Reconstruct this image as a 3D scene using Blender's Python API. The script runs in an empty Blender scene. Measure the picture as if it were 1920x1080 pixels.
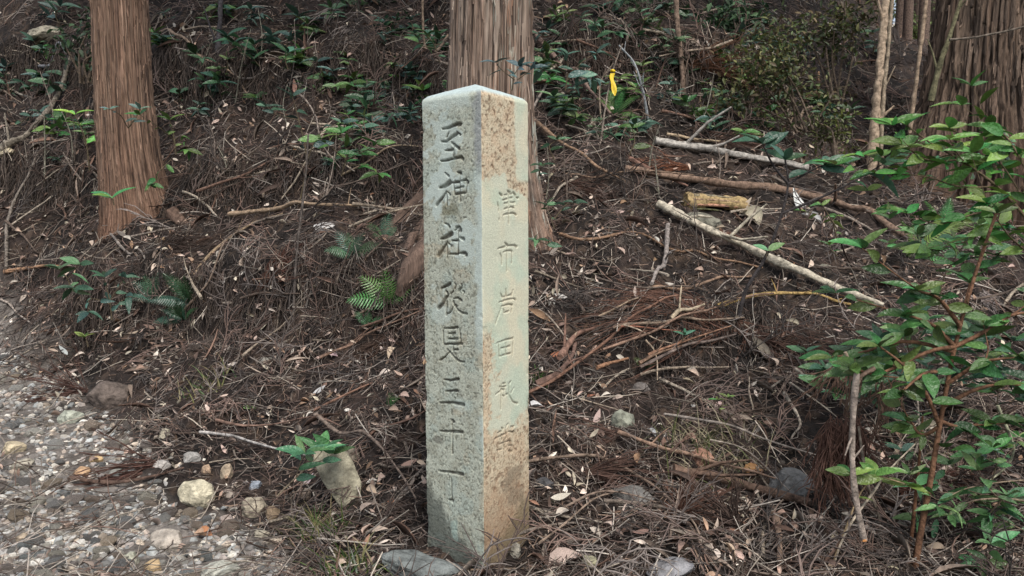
import bpy, math, random
import numpy as np
from mathutils import Vector, Matrix, noise as mnoise
R = math.radians
random.seed(7); RNG = np.random.default_rng(11)
scene = bpy.context.scene
COL = scene.collection
# ------------------------------------------------------------------ camera, sky, sun, exposure
F = 1507.0; PITCH = R(3.8); CAMZ = 0.9
cam_d = bpy.data.cameras.new('camera'); cam = bpy.data.objects.new('camera', cam_d); COL.objects.link(cam)
cam.location = (0, 0, CAMZ); cam.rotation_euler = (R(90) - PITCH, 0, 0)
cam_d.sensor_width = 36; cam_d.lens = F / 1920 * 36; cam_d.clip_start = 0.05; cam_d.clip_end = 400
scene.camera = cam
world = bpy.data.worlds.new('World'); scene.world = world; world.use_nodes = True
wn = world.node_tree; bg = wn.nodes['Background']
sky = wn.nodes.new('ShaderNodeTexSky'); sky.sky_type = 'NISHITA'; sky.sun_disc = False
SUN_EL, SUN_AZ = R(54), R(160)          # azimuth clockwise from +Y : behind the camera, to the right
sky.sun_elevation = SUN_EL; sky.sun_rotation = SUN_AZ; sky.air_density = 1.0; sky.dust_density = 3.0; sky.ozone_density = 0.6
hsv = wn.nodes.new('ShaderNodeHueSaturation'); hsv.inputs['Saturation'].default_value = .55
wn.links.new(sky.outputs[0], hsv.inputs['Color']); wn.links.new(hsv.outputs[0], bg.inputs[0]); bg.inputs[1].default_value = 0.12
sun_d = bpy.data.lights.new('sun', 'SUN'); sun_d.energy = 1.15; sun_d.angle = R(18); sun_d.color = (1.0, 0.93, 0.84)
sun = bpy.data.objects.new('sun', sun_d); COL.objects.link(sun)
sd = Vector((math.sin(SUN_AZ) * math.cos(SUN_EL), math.cos(SUN_AZ) * math.cos(SUN_EL), math.sin(SUN_EL)))
sun.rotation_euler = sd.to_track_quat('Z', 'Y').to_euler(); sun.location = (3, -4, 8)
scene.view_settings.view_transform = 'Standard'; scene.view_settings.look = 'None'
scene.view_settings.gamma = 1; scene.view_settings.exposure = 0.82
scene.view_settings.use_curve_mapping = False
# ------------------------------------------------------------------ noise and helpers
def S(r, g, b):
    f = lambda c: (c / 255 / 12.92) if c / 255 <= .04045 else ((c / 255 + .055) / 1.055) ** 2.4
    return (f(r), f(g), f(b))
def _hash(ix, iy, seed):
    h = (ix.astype(np.int64) * 374761393 + iy.astype(np.int64) * 668265263 + seed * 2147483647 + 1013) & 0x7fffffff
    h = ((h ^ (h >> 13)) * 1274126177) & 0x7fffffff
    return ((h ^ (h >> 16)) & 0xffff) / 65535.0
def vnoise(x, y, seed=0):
    ix = np.floor(x); iy = np.floor(y); fx = x - ix; fy = y - iy
    fx = fx * fx * (3 - 2 * fx); fy = fy * fy * (3 - 2 * fy)
    a = _hash(ix, iy, seed); b = _hash(ix + 1, iy, seed); c = _hash(ix, iy + 1, seed); d = _hash(ix + 1, iy + 1, seed)
    return (a + (b - a) * fx) * (1 - fy) + (c + (d - c) * fx) * fy
def fbm(x, y, seed=0, o=4):
    s = 0; a = .5; t = 0
    for i in range(o):
        s = s + a * vnoise(x * 2 ** i + 17.3 * i, y * 2 ** i - 9.1 * i, seed + i); t += a; a *= .5
    return s / t
def sstep(a, b, x):
    t = np.clip((x - a) / (b - a), 0, 1); return t * t * (3 - 2 * t)
def mixc(c, d, m):
    return c * (1 - m[..., None]) + np.asarray(d) * m[..., None]
CP, SP = math.cos(PITCH), math.sin(PITCH)
def raydir(px, py):
    u = (np.asarray(px, float) - 960) / F; v = (540 - np.asarray(py, float)) / F
    return u, CP + v * SP, -SP + v * CP
def at(px, py, Y):                       # pixel of the 1920 photo -> point at ground distance Y
    x, y, z = raydir(px, py); t = Y / y
    return Vector((float(x * t), float(Y), float(CAMZ + z * t)))
# ------------------------------------------------------------------ terrain
cols = {-300: [(2, 0), (4, .03), (6, .12), (7, .6), (8.5, 1.9), (11, 4)],
 0: [(2.1, 0), (3.3, .03), (4.5, .1), (5.5, .2), (6.3, .75), (7.5, 1.6), (9, 2.8), (12, 5)],
 250: [(2.1, 0), (3.5, .05), (4.3, .12), (4.75, .44), (5.3, .75), (6.2, 1.1), (7.5, 2.2), (9, 3.4), (12, 6)],
 550: [(2.1, 0), (2.9, .06), (3.5, .13), (3.8, .4), (4.6, .8), (5.5, 1.3), (7, 2.5), (9, 4.2), (12, 7)],
 905: [(1.9, -.04), (2.1, -.02), (2.25, .03)],
 880: [(2.6, .13), (3.3, .42), (4, .75), (5, 1.25), (6, 1.9), (7.5, 3), (9, 4.2), (12, 7)],
 1200: [(2.07, 0), (2.6, .12), (3.2, .38), (4, .72), (5, 1.2), (6, 1.85), (7.5, 3.05), (9, 4.3), (12, 7)],
 1450: [(2.07, 0), (2.7, .13), (3.4, .42), (4.2, .74), (5.2, 1.15), (6.2, 1.65), (7.5, 2.6), (9.5, 3.9)],
 1560: [(9, 3.2), (12, 4.6)], 1645: [(8, 2.3), (11, 3.1), (15, 4.2), (22, 4.7)], 1350: [(13, 7)],
 1700: [(2.07, 0), (2.8, .12), (3.6, .42), (4.5, .78), (5.5, 1.1), (7, 1.8), (10, 2.9), (15, 4.3), (25, 4.8)],
 2200: [(2, 0), (3, .1), (4, .4), (5, .7), (7, 1.3), (10, 2.2), (15, 3.5), (25, 4.5)]}
ctl = [((p - 960) / F * y, y, z) for p, l in cols.items() for y, z in l]
ctl += [(-3, .3, -.02), (0, .3, -.02), (3, .3, -.02), (-4, -3, -.02), (0, -3, -.02), (4, -3, -.02), (-12, 25, 12), (0, 25, 15),
        (3, 25, 13), (11, 24, 4.8), (12, 32, 4.6), (16, 30, 5), (30, 30, 6), (-20, 12, 6), (-20, 2, .3), (20, 4, .4), (20, 15, 3), (-14, -3, 0), (14, -3, 0), (0, 45, 20), (20, 45, 5), (-25, 45, 18)]
ctl = np.array(ctl)
def _phi(r2): return r2 * np.log(np.sqrt(r2) + 1e-9)
_n = len(ctl); _d2 = ((ctl[:, None, :2] - ctl[None, :, :2]) ** 2).sum(2)
_A = np.zeros((_n + 3, _n + 3)); _A[:_n, :_n] = _phi(_d2) + np.eye(_n) * 2e-3
_A[:_n, _n] = 1; _A[:_n, _n + 1:] = ctl[:, :2]; _A[_n, :_n] = 1; _A[_n + 1:, :_n] = ctl[:, :2].T
_w = np.linalg.solve(_A, np.concatenate([ctl[:, 2], np.zeros(3)]))
def tps(X, Y):
    o = _w[_n] + _w[_n + 1] * X + _w[_n + 2] * Y
    for i in range(_n):
        r2 = (X - ctl[i, 0]) ** 2 + (Y - ctl[i, 1]) ** 2
        o = o + _w[i] * _phi(r2)
    return o
def pathmask(X, Y):
    e = (-.46 - .8 * (Y - 2.07) - X) / .3 + (fbm(X * 3, Y * 3, 5, 3) - .5) * 1.6
    return sstep(0, 1, e) * sstep(6.6, 5.6, Y)
GX0, GY0, GS = -22.0, -2.5, 0.04
_gx = np.arange(GX0, 24, GS); _gy = np.arange(GY0, 34, GS)
def _coarse(X, Y):
    s = 4; Xc, Yc = np.meshgrid(X[::s], Y[::s]); Z = tps(Xc, Yc)
    fx = np.arange(len(X)) / s; fy = np.arange(len(Y)) / s
    ix = np.minimum(fx.astype(int), Z.shape[1] - 2); iy = np.minimum(fy.astype(int), Z.shape[0] - 2)
    tx = (fx - ix)[None, :]; ty = (fy - iy)[:, None]
    Z0 = Z[iy][:, ix]; Z1 = Z[iy][:, ix + 1]; Z2 = Z[iy + 1][:, ix]; Z3 = Z[iy + 1][:, ix + 1]
    return (Z0 * (1 - tx) + Z1 * tx) * (1 - ty) + (Z2 * (1 - tx) + Z3 * tx) * ty
GZ = _coarse(_gx, _gy)
_XX, _YY = np.meshgrid(_gx, _gy)
LEDGES = [([(150, 590), (260, 565), (360, 590), (480, 600), (600, 575), (700, 560), (785, 575)], .11), ([(296, 120), (380, 150), (450, 150), (530, 175)], .13),
          ([(610, 175), (700, 150), (790, 190), (840, 235)], .13), ([(1050, 110), (1200, 125), (1330, 150), (1460, 190)], .15), ([(340, 385), (450, 385), (600, 345), (700, 330), (780, 340)], .09),
          ([(1180, 645), (1300, 655), (1400, 645), (1510, 655)], .055), ([(0, 335), (60, 340), (150, 355)], .10), ([(1080, 520), (1180, 500), (1290, 470), (1400, 480)], .04), ([(0, 120), (80, 110), (170, 150)], .13), ([(1100, 905), (1200, 880), (1400, 860)], .03)]
LED_W = []
def _hit0(px, py):
    x, y, z = raydir(px, py)
    for Yc in np.arange(2, 14, .03):
        t = Yc / y; ix = int((x * t - GX0) / GS); iy = int((Yc - GY0) / GS)
        if CAMZ + z * t <= GZ[iy, ix]: return x * t, Yc
    return x * t, Yc
_add = np.zeros_like(GZ)
for _l, _a in LEDGES:
    _p = np.array([_hit0(*q) for q in _l]); LED_W.append((_p, _a)); _yl = np.interp(_XX, _p[:, 0], _p[:, 1]) + (fbm(_XX * 4, _YY * 0, 77, 3) - .5) * .25
    _a = _a * 1.45; _s = _YY - _yl; _e = sstep(_p[0, 0] - .25, _p[0, 0] + .1, _XX) * sstep(_p[-1, 0] + .25, _p[-1, 0] - .1, _XX); _add += _a * np.tanh(_s / .05) * np.exp(-(_s / .38) ** 2) * _e
GZ = GZ + _add
_amp = 1 - .85 * pathmask(_XX, _YY)
_nearpost = sstep(.25, .6, np.hypot(_XX + .06, _YY - 2.2))
_dist = np.clip(_YY / 4, .5, 2.5)
GZ = GZ + _amp * _nearpost * ((fbm(_XX * 1.6, _YY * 1.6, 21, 3) - .5) * .22 * _dist + (fbm(_XX * 6, _YY * 6, 31, 3) - .5) * .13)
def gz(X, Y):
    fx = np.clip((np.asarray(X, float) - GX0) / GS, 0, GZ.shape[1] - 2); fy = np.clip((np.asarray(Y, float) - GY0) / GS, 0, GZ.shape[0] - 2)
    ix = fx.astype(int); iy = fy.astype(int); tx = fx - ix; ty = fy - iy
    return (GZ[iy, ix] * (1 - tx) + GZ[iy, ix + 1] * tx) * (1 - ty) + (GZ[iy + 1, ix] * (1 - tx) + GZ[iy + 1, ix + 1] * tx) * ty
def gn(X, Y, e=.06):
    dx = (gz(X + e, Y) - gz(X - e, Y)) / (2 * e); dy = (gz(X, Y + e) - gz(X, Y - e)) / (2 * e)
    n = np.stack([-dx, -dy, np.ones_like(dx)], -1); return n / np.linalg.norm(n, axis=-1, keepdims=True)
def hits(px, py):
    """first meeting of the photo's rays with the ground, vectorised"""
    x, y, z = raydir(px, py); x = x + 0 * z; n = len(z)
    best = np.full(n, np.nan); done = np.zeros(n, bool)
    Ys = 1.2 * (30 / 1.2) ** np.linspace(0, 1, 420); prev = np.full(n, 1.0)
    for Yc in Ys:
        t = Yc / y; h = CAMZ + z * t - gz(x * t, np.full(n, Yc))
        new = (h <= 0) & ~done
        best[new] = Yc - (Yc * .0077) * np.clip(-h[new] / (prev[new] - h[new] + 1e-9), 0, 1); done |= new; prev = np.where(done, prev, h)
    t = best / y; return x * t, best, CAMZ + z * t
def P(px, py, up=0.0):
    X, Y, Z = hits(np.array([px]), np.array([py]))
    if np.isnan(Y[0]): return at(px, py, 12)
    return Vector((X[0], Y[0], Z[0] + up))
# ------------------------------------------------------------------ object helpers
def tag(o, label=None, cat=None, group=None, kind=None):
    if label: o['label'] = label
    if cat: o['category'] = cat
    if group: o['group'] = group
    if kind: o['kind'] = kind
    return o
def link(name, data, mat=None, parent=None):
    o = bpy.data.objects.new(name, data); COL.objects.link(o)
    if mat is not None and len(data.materials) == 0: data.materials.append(mat)
    if parent is not None:
        o.parent = parent; o.matrix_parent_inverse = parent.matrix_world_inv if hasattr(parent, 'matrix_world_inv') else Matrix.Translation(-parent.location)
    return o
def empty(name, loc):
    o = bpy.data.objects.new(name, None); COL.objects.link(o); o.location = loc; o.empty_display_size = .05; return o
def tri_mesh(name, V, Fc, col=None, smooth=True):
    me = bpy.data.meshes.new(name); V = np.asarray(V, np.float32); Fc = np.asarray(Fc, np.int32); k = Fc.shape[1]
    me.vertices.add(len(V)); me.vertices.foreach_set('co', V.ravel())
    me.loops.add(Fc.size); me.loops.foreach_set('vertex_index', Fc.ravel())
    me.polygons.add(len(Fc)); me.polygons.foreach_set('loop_start', np.arange(0, Fc.size, k, dtype=np.int32))
    me.polygons.foreach_set('loop_total', np.full(len(Fc), k, np.int32))
    me.polygons.foreach_set('use_smooth', np.full(len(Fc), smooth))
    if col is not None:
        a = me.color_attributes.new('col', 'FLOAT_COLOR', 'POINT')
        c = np.ones((len(V), 4), np.float32); c[:, :3] = col; a.data.foreach_set('color', c.ravel())
    me.update(calc_edges=True); me.validate(); return me
def grid_faces(nr, nc, wrap=False):
    i = np.arange(nr - 1)[:, None]; j = np.arange(nc if wrap else nc - 1)[None, :]; j2 = (j + 1) % nc
    a = i * nc + j; b = i * nc + j2; c = (i + 1) * nc + j2; d = (i + 1) * nc + j
    return np.stack([a, b, c, d], -1).reshape(-1, 4)
# ------------------------------------------------------------------ materials
def newmat(name):
    m = bpy.data.materials.new(name); m.use_nodes = True; nt = m.node_tree
    return m, nt, nt.nodes['Principled BSDF'], nt.nodes['Material Output']
def N(nt, t, **k):
    n = nt.nodes.new(t)
    for a, b in k.items():
        if a.startswith('i_'): n.inputs[int(a[2:])].default_value = b
        else: setattr(n, a, b)
    return n
def tinted(name, rough=.85, var=.5, scale=30, bump=.3, bscale=120, attr='col', obj=False, stretch=None, spec=.25, randval=0, translucent=0, dist=.004):
    """base colour from the mesh's own colour attribute or the object's colour, broken up by noise"""
    m, nt, bs, out = newmat(name); L = nt.links.new
    tc = N(nt, 'ShaderNodeTexCoord'); mp = N(nt, 'ShaderNodeMapping'); L(tc.outputs['Object'], mp.inputs[0])
    if stretch: mp.inputs['Scale'].default_value = stretch
    n1 = N(nt, 'ShaderNodeTexNoise'); n1.inputs['Scale'].default_value = scale; n1.inputs['Detail'].default_value = 6; n1.inputs['Roughness'].default_value = .65
    L(mp.outputs[0], n1.inputs[0])
    mr = N(nt, 'ShaderNodeMapRange'); mr.inputs[1].default_value = .3; mr.inputs[2].default_value = .7
    mr.inputs[3].default_value = 1 - var; mr.inputs[4].default_value = 1 + var; L(n1.outputs[0], mr.inputs[0])
    if obj:
        src = N(nt, 'ShaderNodeObjectInfo'); c = src.outputs['Color']
    else:
        src = N(nt, 'ShaderNodeAttribute', attribute_name=attr); c = src.outputs['Color']
    mul = N(nt, 'ShaderNodeVectorMath', operation='SCALE'); L(c, mul.inputs[0]); L(mr.outputs[0], mul.inputs['Scale'])
    last = mul.outputs[0]
    if randval:
        oi = N(nt, 'ShaderNodeObjectInfo'); hs = N(nt, 'ShaderNodeHueSaturation')
        m1 = N(nt, 'ShaderNodeMapRange'); m1.inputs[3].default_value = .5 - .06 * randval; m1.inputs[4].default_value = .5 + .05 * randval
        m2 = N(nt, 'ShaderNodeMapRange'); m2.inputs[3].default_value = 1 - .4 * randval; m2.inputs[4].default_value = 1 + .5 * randval
        wn_ = N(nt, 'ShaderNodeTexWhiteNoise', noise_dimensions='1D'); L(oi.outputs['Random'], wn_.inputs['W'])
        L(oi.outputs['Random'], m1.inputs[0]); L(wn_.outputs['Value'], m2.inputs[0]); L(m1.outputs[0], hs.inputs['Hue']); L(m2.outputs[0], hs.inputs['Value'])
        L(last, hs.inputs['Color']); last = hs.outputs[0]
    L(last, bs.inputs['Base Color']); bs.inputs['Roughness'].default_value = rough; bs.inputs['Specular IOR Level'].default_value = spec
    if bump:
        n2 = N(nt, 'ShaderNodeTexNoise'); n2.inputs['Scale'].default_value = bscale; n2.inputs['Detail'].default_value = 5; L(mp.outputs[0], n2.inputs[0])
        b = N(nt, 'ShaderNodeBump'); b.inputs['Strength'].default_value = bump; b.inputs['Distance'].default_value = dist; L(n2.outputs[0], b.inputs['Height']); L(b.outputs[0], bs.inputs['Normal'])
    if translucent:
        tr = N(nt, 'ShaderNodeBsdfTranslucent'); mx = N(nt, 'ShaderNodeMixShader'); mx.inputs[0].default_value = translucent
        L(last, tr.inputs['Color']); L(bs.outputs[0], mx.inputs[1]); L(tr.outputs[0], mx.inputs[2]); L(mx.outputs[0], out.inputs[0])
    return m
M_ground = tinted('forest_soil', rough=.95, var=.6, scale=25, bump=.9, bscale=90, dist=.012)
M_litter = tinted('dry_litter', rough=.9, var=.35, scale=60, bump=0, spec=.15)
M_gravel = tinted('gravel', rough=.85, var=.3, scale=90, bump=.4, bscale=250, dist=.002)
M_rock = tinted('rock', rough=.9, var=.62, scale=22, bump=1, bscale=55, obj=True, dist=.012)
M_wood = tinted('weathered_wood', rough=.92, var=.75, scale=38, bump=1, bscale=110, obj=True, dist=.006)
M_bark = tinted('cedar_bark', rough=.95, var=.42, scale=30, stretch=(3, 3, .14), bump=1, bscale=60, dist=.008)
M_stone = tinted('post_granite', rough=.9, var=.16, scale=210, bump=.7, bscale=380, dist=.0025)
M_leaf = tinted('green_leaf', rough=.27, var=.3, scale=2.2, bump=.3, bscale=7, spec=.5, obj=True, randval=1.0, translucent=.12, dist=.05)
M_foliage = tinted('small_foliage', rough=.5, var=.3, scale=3, bump=0, spec=.4, translucent=.15)
M_dead = tinted('dead_leaf', rough=.75, var=.3, scale=30, bump=.3, bscale=80, spec=.25, obj=True, randval=.35, translucent=.08)
M_ribbon = tinted('ribbon_plastic', rough=.35, var=.12, scale=60, bump=.2, bscale=60, spec=.5, obj=True)
M_frond = tinted('dead_cedar_frond', rough=.92, var=.4, scale=30, bump=0, obj=True, spec=.1)
# ------------------------------------------------------------------ the stone post
A = R(36.5); SZ = .21
C0 = at(906, 1076, 2.1); corner = Vector((C0.x, 2.1, 0))
dl = Vector((-math.cos(A), math.sin(A), 0)); dr = Vector((math.sin(A), math.cos(A), 0))
ctr = corner + (dl + dr) * (SZ / 2)
ZT = CAMZ + .372; ZB = -.25; APEX = .040
STL = [  # left face: (origin x, origin y, scale, strokes [(width_px, pts)])
 (790, 220, 12, [(5.5, [(480, 255), (600, 240), (800, 150), (880, 150)]), (5, [(450, 540), (560, 540), (700, 430), (790, 375)]), (3, [(620, 340), (570, 440)]), (3, [(800, 320), (880, 390)]),
   (4, [(680, 560), (740, 610), (850, 700)]), (4, [(540, 745), (700, 720)]), (2.6, [(740, 620), (720, 920)]), (5, [(440, 975), (560, 970), (720, 925), (900, 890), (940, 940)])]),
 (790, 310, 12, [(3, [(530, 160), (620, 240)]), (7, [(410, 495), (520, 470), (640, 380)]), (5, [(560, 590), (470, 730), (340, 890)]), (2, [(600, 610), (650, 660)]), (2.6, [(575, 650), (575, 900)]),
   (5, [(810, 150), (880, 170)]), (2, [(870, 180), (868, 800)]), (4, [(690, 385), (840, 370)]), (4, [(900, 350), (1000, 320), (1050, 380)]), (3, [(1030, 380), (1000, 620)]), (2.4, [(720, 400), (750, 640)]),
   (3, [(760, 515), (870, 490)]), (3, [(890, 480), (950, 480)]), (4, [(750, 645), (850, 625)]), (4, [(890, 620), (960, 620)])]),
 (790, 410, 12, [(3, [(520, 95), (600, 140), (630, 190)]), (7, [(430, 450), (520, 420), (670, 335)]), (5, [(580, 520), (500, 640), (380, 830)]), (2.4, [(600, 550), (670, 610)]), (2.4, [(580, 600), (580, 880)]),
   (3, [(730, 260), (780, 230)]), (6, [(770, 190), (840, 190), (870, 260)]), (2.6, [(822, 260), (820, 780)]), (4, [(680, 490), (820, 490)]), (5, [(860, 420), (940, 460)]), (3.5, [(620, 790), (810, 795)]), (6, [(860, 775), (970, 770), (990, 810)])]),
 (790, 520, 12, [(5, [(430, 245), (520, 200), (630, 140)]), (6, [(550, 310), (590, 390), (520, 490), (470, 590), (375, 680)]), (2.6, [(570, 530), (550, 850)]), (3, [(730, 120), (760, 180), (740, 250)]), (4, [(890, 150), (890, 220), (820, 300)]),
   (2.2, [(650, 370), (700, 300)]), (2.6, [(910, 300), (950, 330)]), (3, [(700, 480), (780, 455), (890, 520)]), (4, [(710, 540), (730, 620), (770, 640)]), (3, [(700, 660), (660, 760), (590, 810)]), (3.2, [(750, 660), (820, 740), (900, 800), (1010, 820)])]),
 (790, 600, 12, [(4, [(495, 185), (620, 185), (790, 165)]), (2.2, [(480, 240), (480, 520)]), (2.4, [(840, 200), (870, 520)]), (3.5, [(580, 305), (740, 290)]), (3.5, [(580, 420), (790, 420)]), (4, [(490, 540), (700, 540), (890, 535)]),
   (2, [(690, 560), (690, 680)]), (3, [(700, 670), (800, 660)]), (3.2, [(560, 650), (640, 740), (740, 860), (850, 935), (930, 940)]), (3.2, [(620, 700), (520, 820), (400, 900)])]),
 (770, 650, 3.6, [(4, [(222, 222), (260, 228), (315, 218)]), (4, [(230, 300), (310, 297)]), (4.4, [(190, 378), (270, 378), (350, 392)]), (4.4, [(190, 568), (270, 573), (342, 578)]), (2.6, [(275, 500), (275, 720)]), (4, [(262, 490), (285, 505)]),
   (4.6, [(185, 838), (270, 848), (342, 862)]), (2.4, [(265, 880), (268, 1040)]), (4, [(245, 1032), (275, 1042)])])]
STR = [
 (900, 350, 14.4, [(4, [(530, 180), (600, 240)]), (3.6, [(480, 430), (500, 520)]), (2, [(510, 560), (510, 650)]), (3, [(520, 860), (520, 900)]), (4, [(750, 120), (820, 160)]), (2, [(780, 160), (780, 1000)]), (2, [(660, 230), (740, 225)]), (2, [(810, 215), (880, 190)]),
   (4, [(900, 150), (970, 240)]), (2.2, [(610, 370), (740, 340)]), (2.2, [(800, 310), (880, 305)]), (3.4, [(980, 290), (1040, 310)]), (2.4, [(650, 455), (760, 440)]), (2.4, [(820, 430), (950, 430)]), (2.4, [(650, 605), (750, 580)]), (3, [(800, 565), (870, 545), (920, 580)]), (3.2, [(630, 770), (720, 740), (920, 720), (980, 770)])]),
 (900, 445, 14.4, [(4, [(670, 140), (760, 230)]), (2.5, [(480, 310), (680, 260)]), (4, [(780, 230), (930, 220), (990, 260)]), (2.2, [(550, 430), (600, 550), (590, 740)]), (2.6, [(620, 420), (710, 370), (840, 365), (870, 400)]), (2.6, [(865, 400), (855, 700)]), (3, [(720, 380), (725, 900)])]),
 (900, 535, 14.4, [(3.5, [(700, 95), (710, 260)]), (2.6, [(545, 210), (600, 320)]), (2, [(600, 320), (850, 260)]), (3, [(885, 130), (850, 270)]), (2.6, [(500, 465), (750, 385), (900, 360), (960, 400)]), (2.6, [(580, 560), (540, 700), (410, 1040)]), (3, [(580, 565), (780, 515), (870, 540)]),
   (2.2, [(630, 640), (640, 740)]), (2.5, [(860, 560), (840, 720)]), (2.5, [(640, 740), (770, 700)])]),
 (900, 625, 14.4, [(2.6, [(430, 270), (650, 190), (880, 130)]), (3, [(480, 300), (510, 640)]), (2.5, [(880, 150), (860, 600)]), (2.6, [(680, 260), (680, 540)]), (2.6, [(540, 410), (800, 350)]), (2.6, [(520, 610), (730, 560), (810, 550)])]),
 (900, 695, 14.4, [(3, [(590, 350), (660, 350)]), (2.6, [(500, 440), (680, 430)]), (3, [(540, 490), (640, 520)]), (2.2, [(400, 650), (560, 540)]), (3, [(590, 670), (640, 690)]), (3, [(680, 630), (720, 640)]), (2.6, [(560, 370), (550, 1040)]), (4, [(820, 290), (780, 350)]), (3, [(780, 350), (770, 640)]),
   (3.2, [(770, 640), (880, 850), (1000, 890)]), (2.6, [(900, 465), (830, 600)])]),
 (900, 790, 14.4, [(3, [(560, 160), (600, 210)]), (3, [(740, 60), (690, 160)]), (2.6, [(800, 150), (900, 140)]), (2.2, [(450, 320), (560, 270)]), (3, [(740, 280), (900, 295)]), (2.4, [(360, 490), (560, 390), (700, 330)]), (2.2, [(560, 370), (570, 500)]), (2.6, [(500, 630), (760, 530), (820, 550)]),
   (2.2, [(680, 460), (640, 680)]), (2.6, [(750, 660), (850, 655)]), (3, [(650, 650), (660, 720)]), (4, [(750, 790), (830, 830)]), (2.2, [(440, 790), (560, 760)])])]
def face_uv(px, py, d):                  # photo pixel -> (distance from near edge along face, height)
    x, y, z = raydir(px, py); nrm = Vector((-d.y, d.x, 0)); den = nrm.x * x + nrm.y * y
    t = (nrm.x * corner.x + nrm.y * corner.y) / den
    return (float(x * t) - corner.x) * d.x + (float(y * t) - corner.y) * d.y, CAMZ + float(z * t)
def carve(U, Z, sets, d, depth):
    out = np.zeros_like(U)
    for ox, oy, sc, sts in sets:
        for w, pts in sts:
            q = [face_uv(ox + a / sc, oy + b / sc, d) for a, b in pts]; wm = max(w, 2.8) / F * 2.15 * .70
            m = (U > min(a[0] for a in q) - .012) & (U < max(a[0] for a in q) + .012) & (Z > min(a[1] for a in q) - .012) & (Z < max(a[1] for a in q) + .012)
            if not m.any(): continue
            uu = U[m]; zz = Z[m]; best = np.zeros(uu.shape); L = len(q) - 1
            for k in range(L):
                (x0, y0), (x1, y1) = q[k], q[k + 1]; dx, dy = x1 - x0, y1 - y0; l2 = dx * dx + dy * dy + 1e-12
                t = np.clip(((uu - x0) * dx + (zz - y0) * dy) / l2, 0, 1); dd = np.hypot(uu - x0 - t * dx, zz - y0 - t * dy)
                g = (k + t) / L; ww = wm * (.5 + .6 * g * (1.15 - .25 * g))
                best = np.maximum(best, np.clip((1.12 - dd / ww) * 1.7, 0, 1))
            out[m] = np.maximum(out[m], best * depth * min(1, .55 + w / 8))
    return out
def perim(nf, nb):
    e = []
    for n in (nf, nf, nb, nb): e.append(n)
    return e
# perimeter parameter: left face from far-left to near corner, right face near to far-right, then the two hidden backs
def side_samples(n): return (np.arange(n) / n)
rc = .006
Pts = []; Nn = []; Fi = []; Uu = []
corners = [corner + dl * SZ, corner, corner + dr * SZ, corner + (dl + dr) * SZ]
for f, n in enumerate((112, 100, 22, 22)):
    a, b = corners[f], corners[(f + 1) % 4]; dv = (b - a).normalized(); nv = Vector((dv.y, -dv.x, 0))
    for s in side_samples(n):
        p = a + (b - a) * s; dist = min(s, 1 - s) * SZ; nn = nv.copy(); inset = 0
        if dist < rc * .7:
            k = 1 - dist / rc; inset = rc * (1 - math.sqrt(max(0, 1 - k * k * .999))) * .42
            other = -dv if s < .5 else dv; nn = (nv + other * k).normalized()
        Pts.append((p.x - nn.x * inset, p.y - nn.y * inset)); Nn.append((nn.x, nn.y)); Fi.append(f); Uu.append(s * SZ if f == 1 else (1 - s) * SZ)
Pts = np.array(Pts); Nn = np.array(Nn); Fi = np.array(Fi); Uu = np.array(Uu); npn = len(Pts)
nz = 640; Zs = np.concatenate([np.linspace(ZB, ZT - .004, nz)]); U2, Z2 = np.meshgrid(Uu, Zs); F2 = np.repeat(Fi[None], len(Zs), 0)
disp = np.zeros_like(U2); L_ = F2 == 0; R_ = F2 == 1
cl = np.zeros_like(U2); cr = np.zeros_like(U2)
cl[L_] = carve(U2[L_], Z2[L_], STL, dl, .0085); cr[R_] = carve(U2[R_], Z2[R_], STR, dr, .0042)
side = np.where(R_, 3.7, 0) + F2 * 1.3
g1 = fbm(U2 * 220 + side * 9, Z2 * 220, 60, 2); g2 = fbm(U2 * 90 + side * 9, Z2 * 90, 61, 3); g3 = fbm(U2 * 12 + side * 9, Z2 * 12, 62, 3)
rough_m = np.ones_like(U2)
# photo-like rows: yv = height expressed as photo row on the near edge
yv = 540 - F * np.tan(np.arctan2(Z2 - CAMZ, 2.13) + PITCH)
wob = (fbm(U2 * 25 + side, Z2 * 25, 70, 4) - .5) + (fbm(U2 * 130 + side, Z2 * 130, 71, 3) - .5) * .35
uf = U2 / SZ                                   # 0 at near edge, 1 at far edge
# left face smooth blue lichen
bl = sstep(.02, .12, wob + .5 - np.hypot((uf - .60) / .42, (yv - 255) / 65) * .62) * .9
bl = np.maximum(bl, sstep(.02, .12, wob + .5 - np.hypot((uf - .62) / .4, (yv - 350) / 60) * .62))
bl = np.maximum(bl, sstep(.0, .1, wob + .42 - np.hypot((uf - .3) / .3, (yv - 455) / 55) * .6) * .9)
bl = np.maximum(bl, sstep(.0, .1, wob + .3 - np.hypot((uf - .72) / .3, (yv - 570) / 60) * .5) * .6)
bl = np.maximum(bl, sstep(.14 + .16 * wob, .09 + .16 * wob, uf) * sstep(300, 345, yv) * sstep(680, 600, yv))
bl = np.maximum(bl, sstep(.06, .03, uf + .15 * wob) * sstep(760, 790, yv) * sstep(880, 830, yv) * .8)
bl = np.maximum(bl, sstep(.35, .2, np.hypot((uf - .45) / .5, (yv - 760) / 45) + wob) * .5)
bl = np.maximum(bl, sstep(208, 188, yv + 30 * wob) * sstep(.16, .24, uf) * .8)
bl = np.where(L_, bl, 0)
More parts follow.
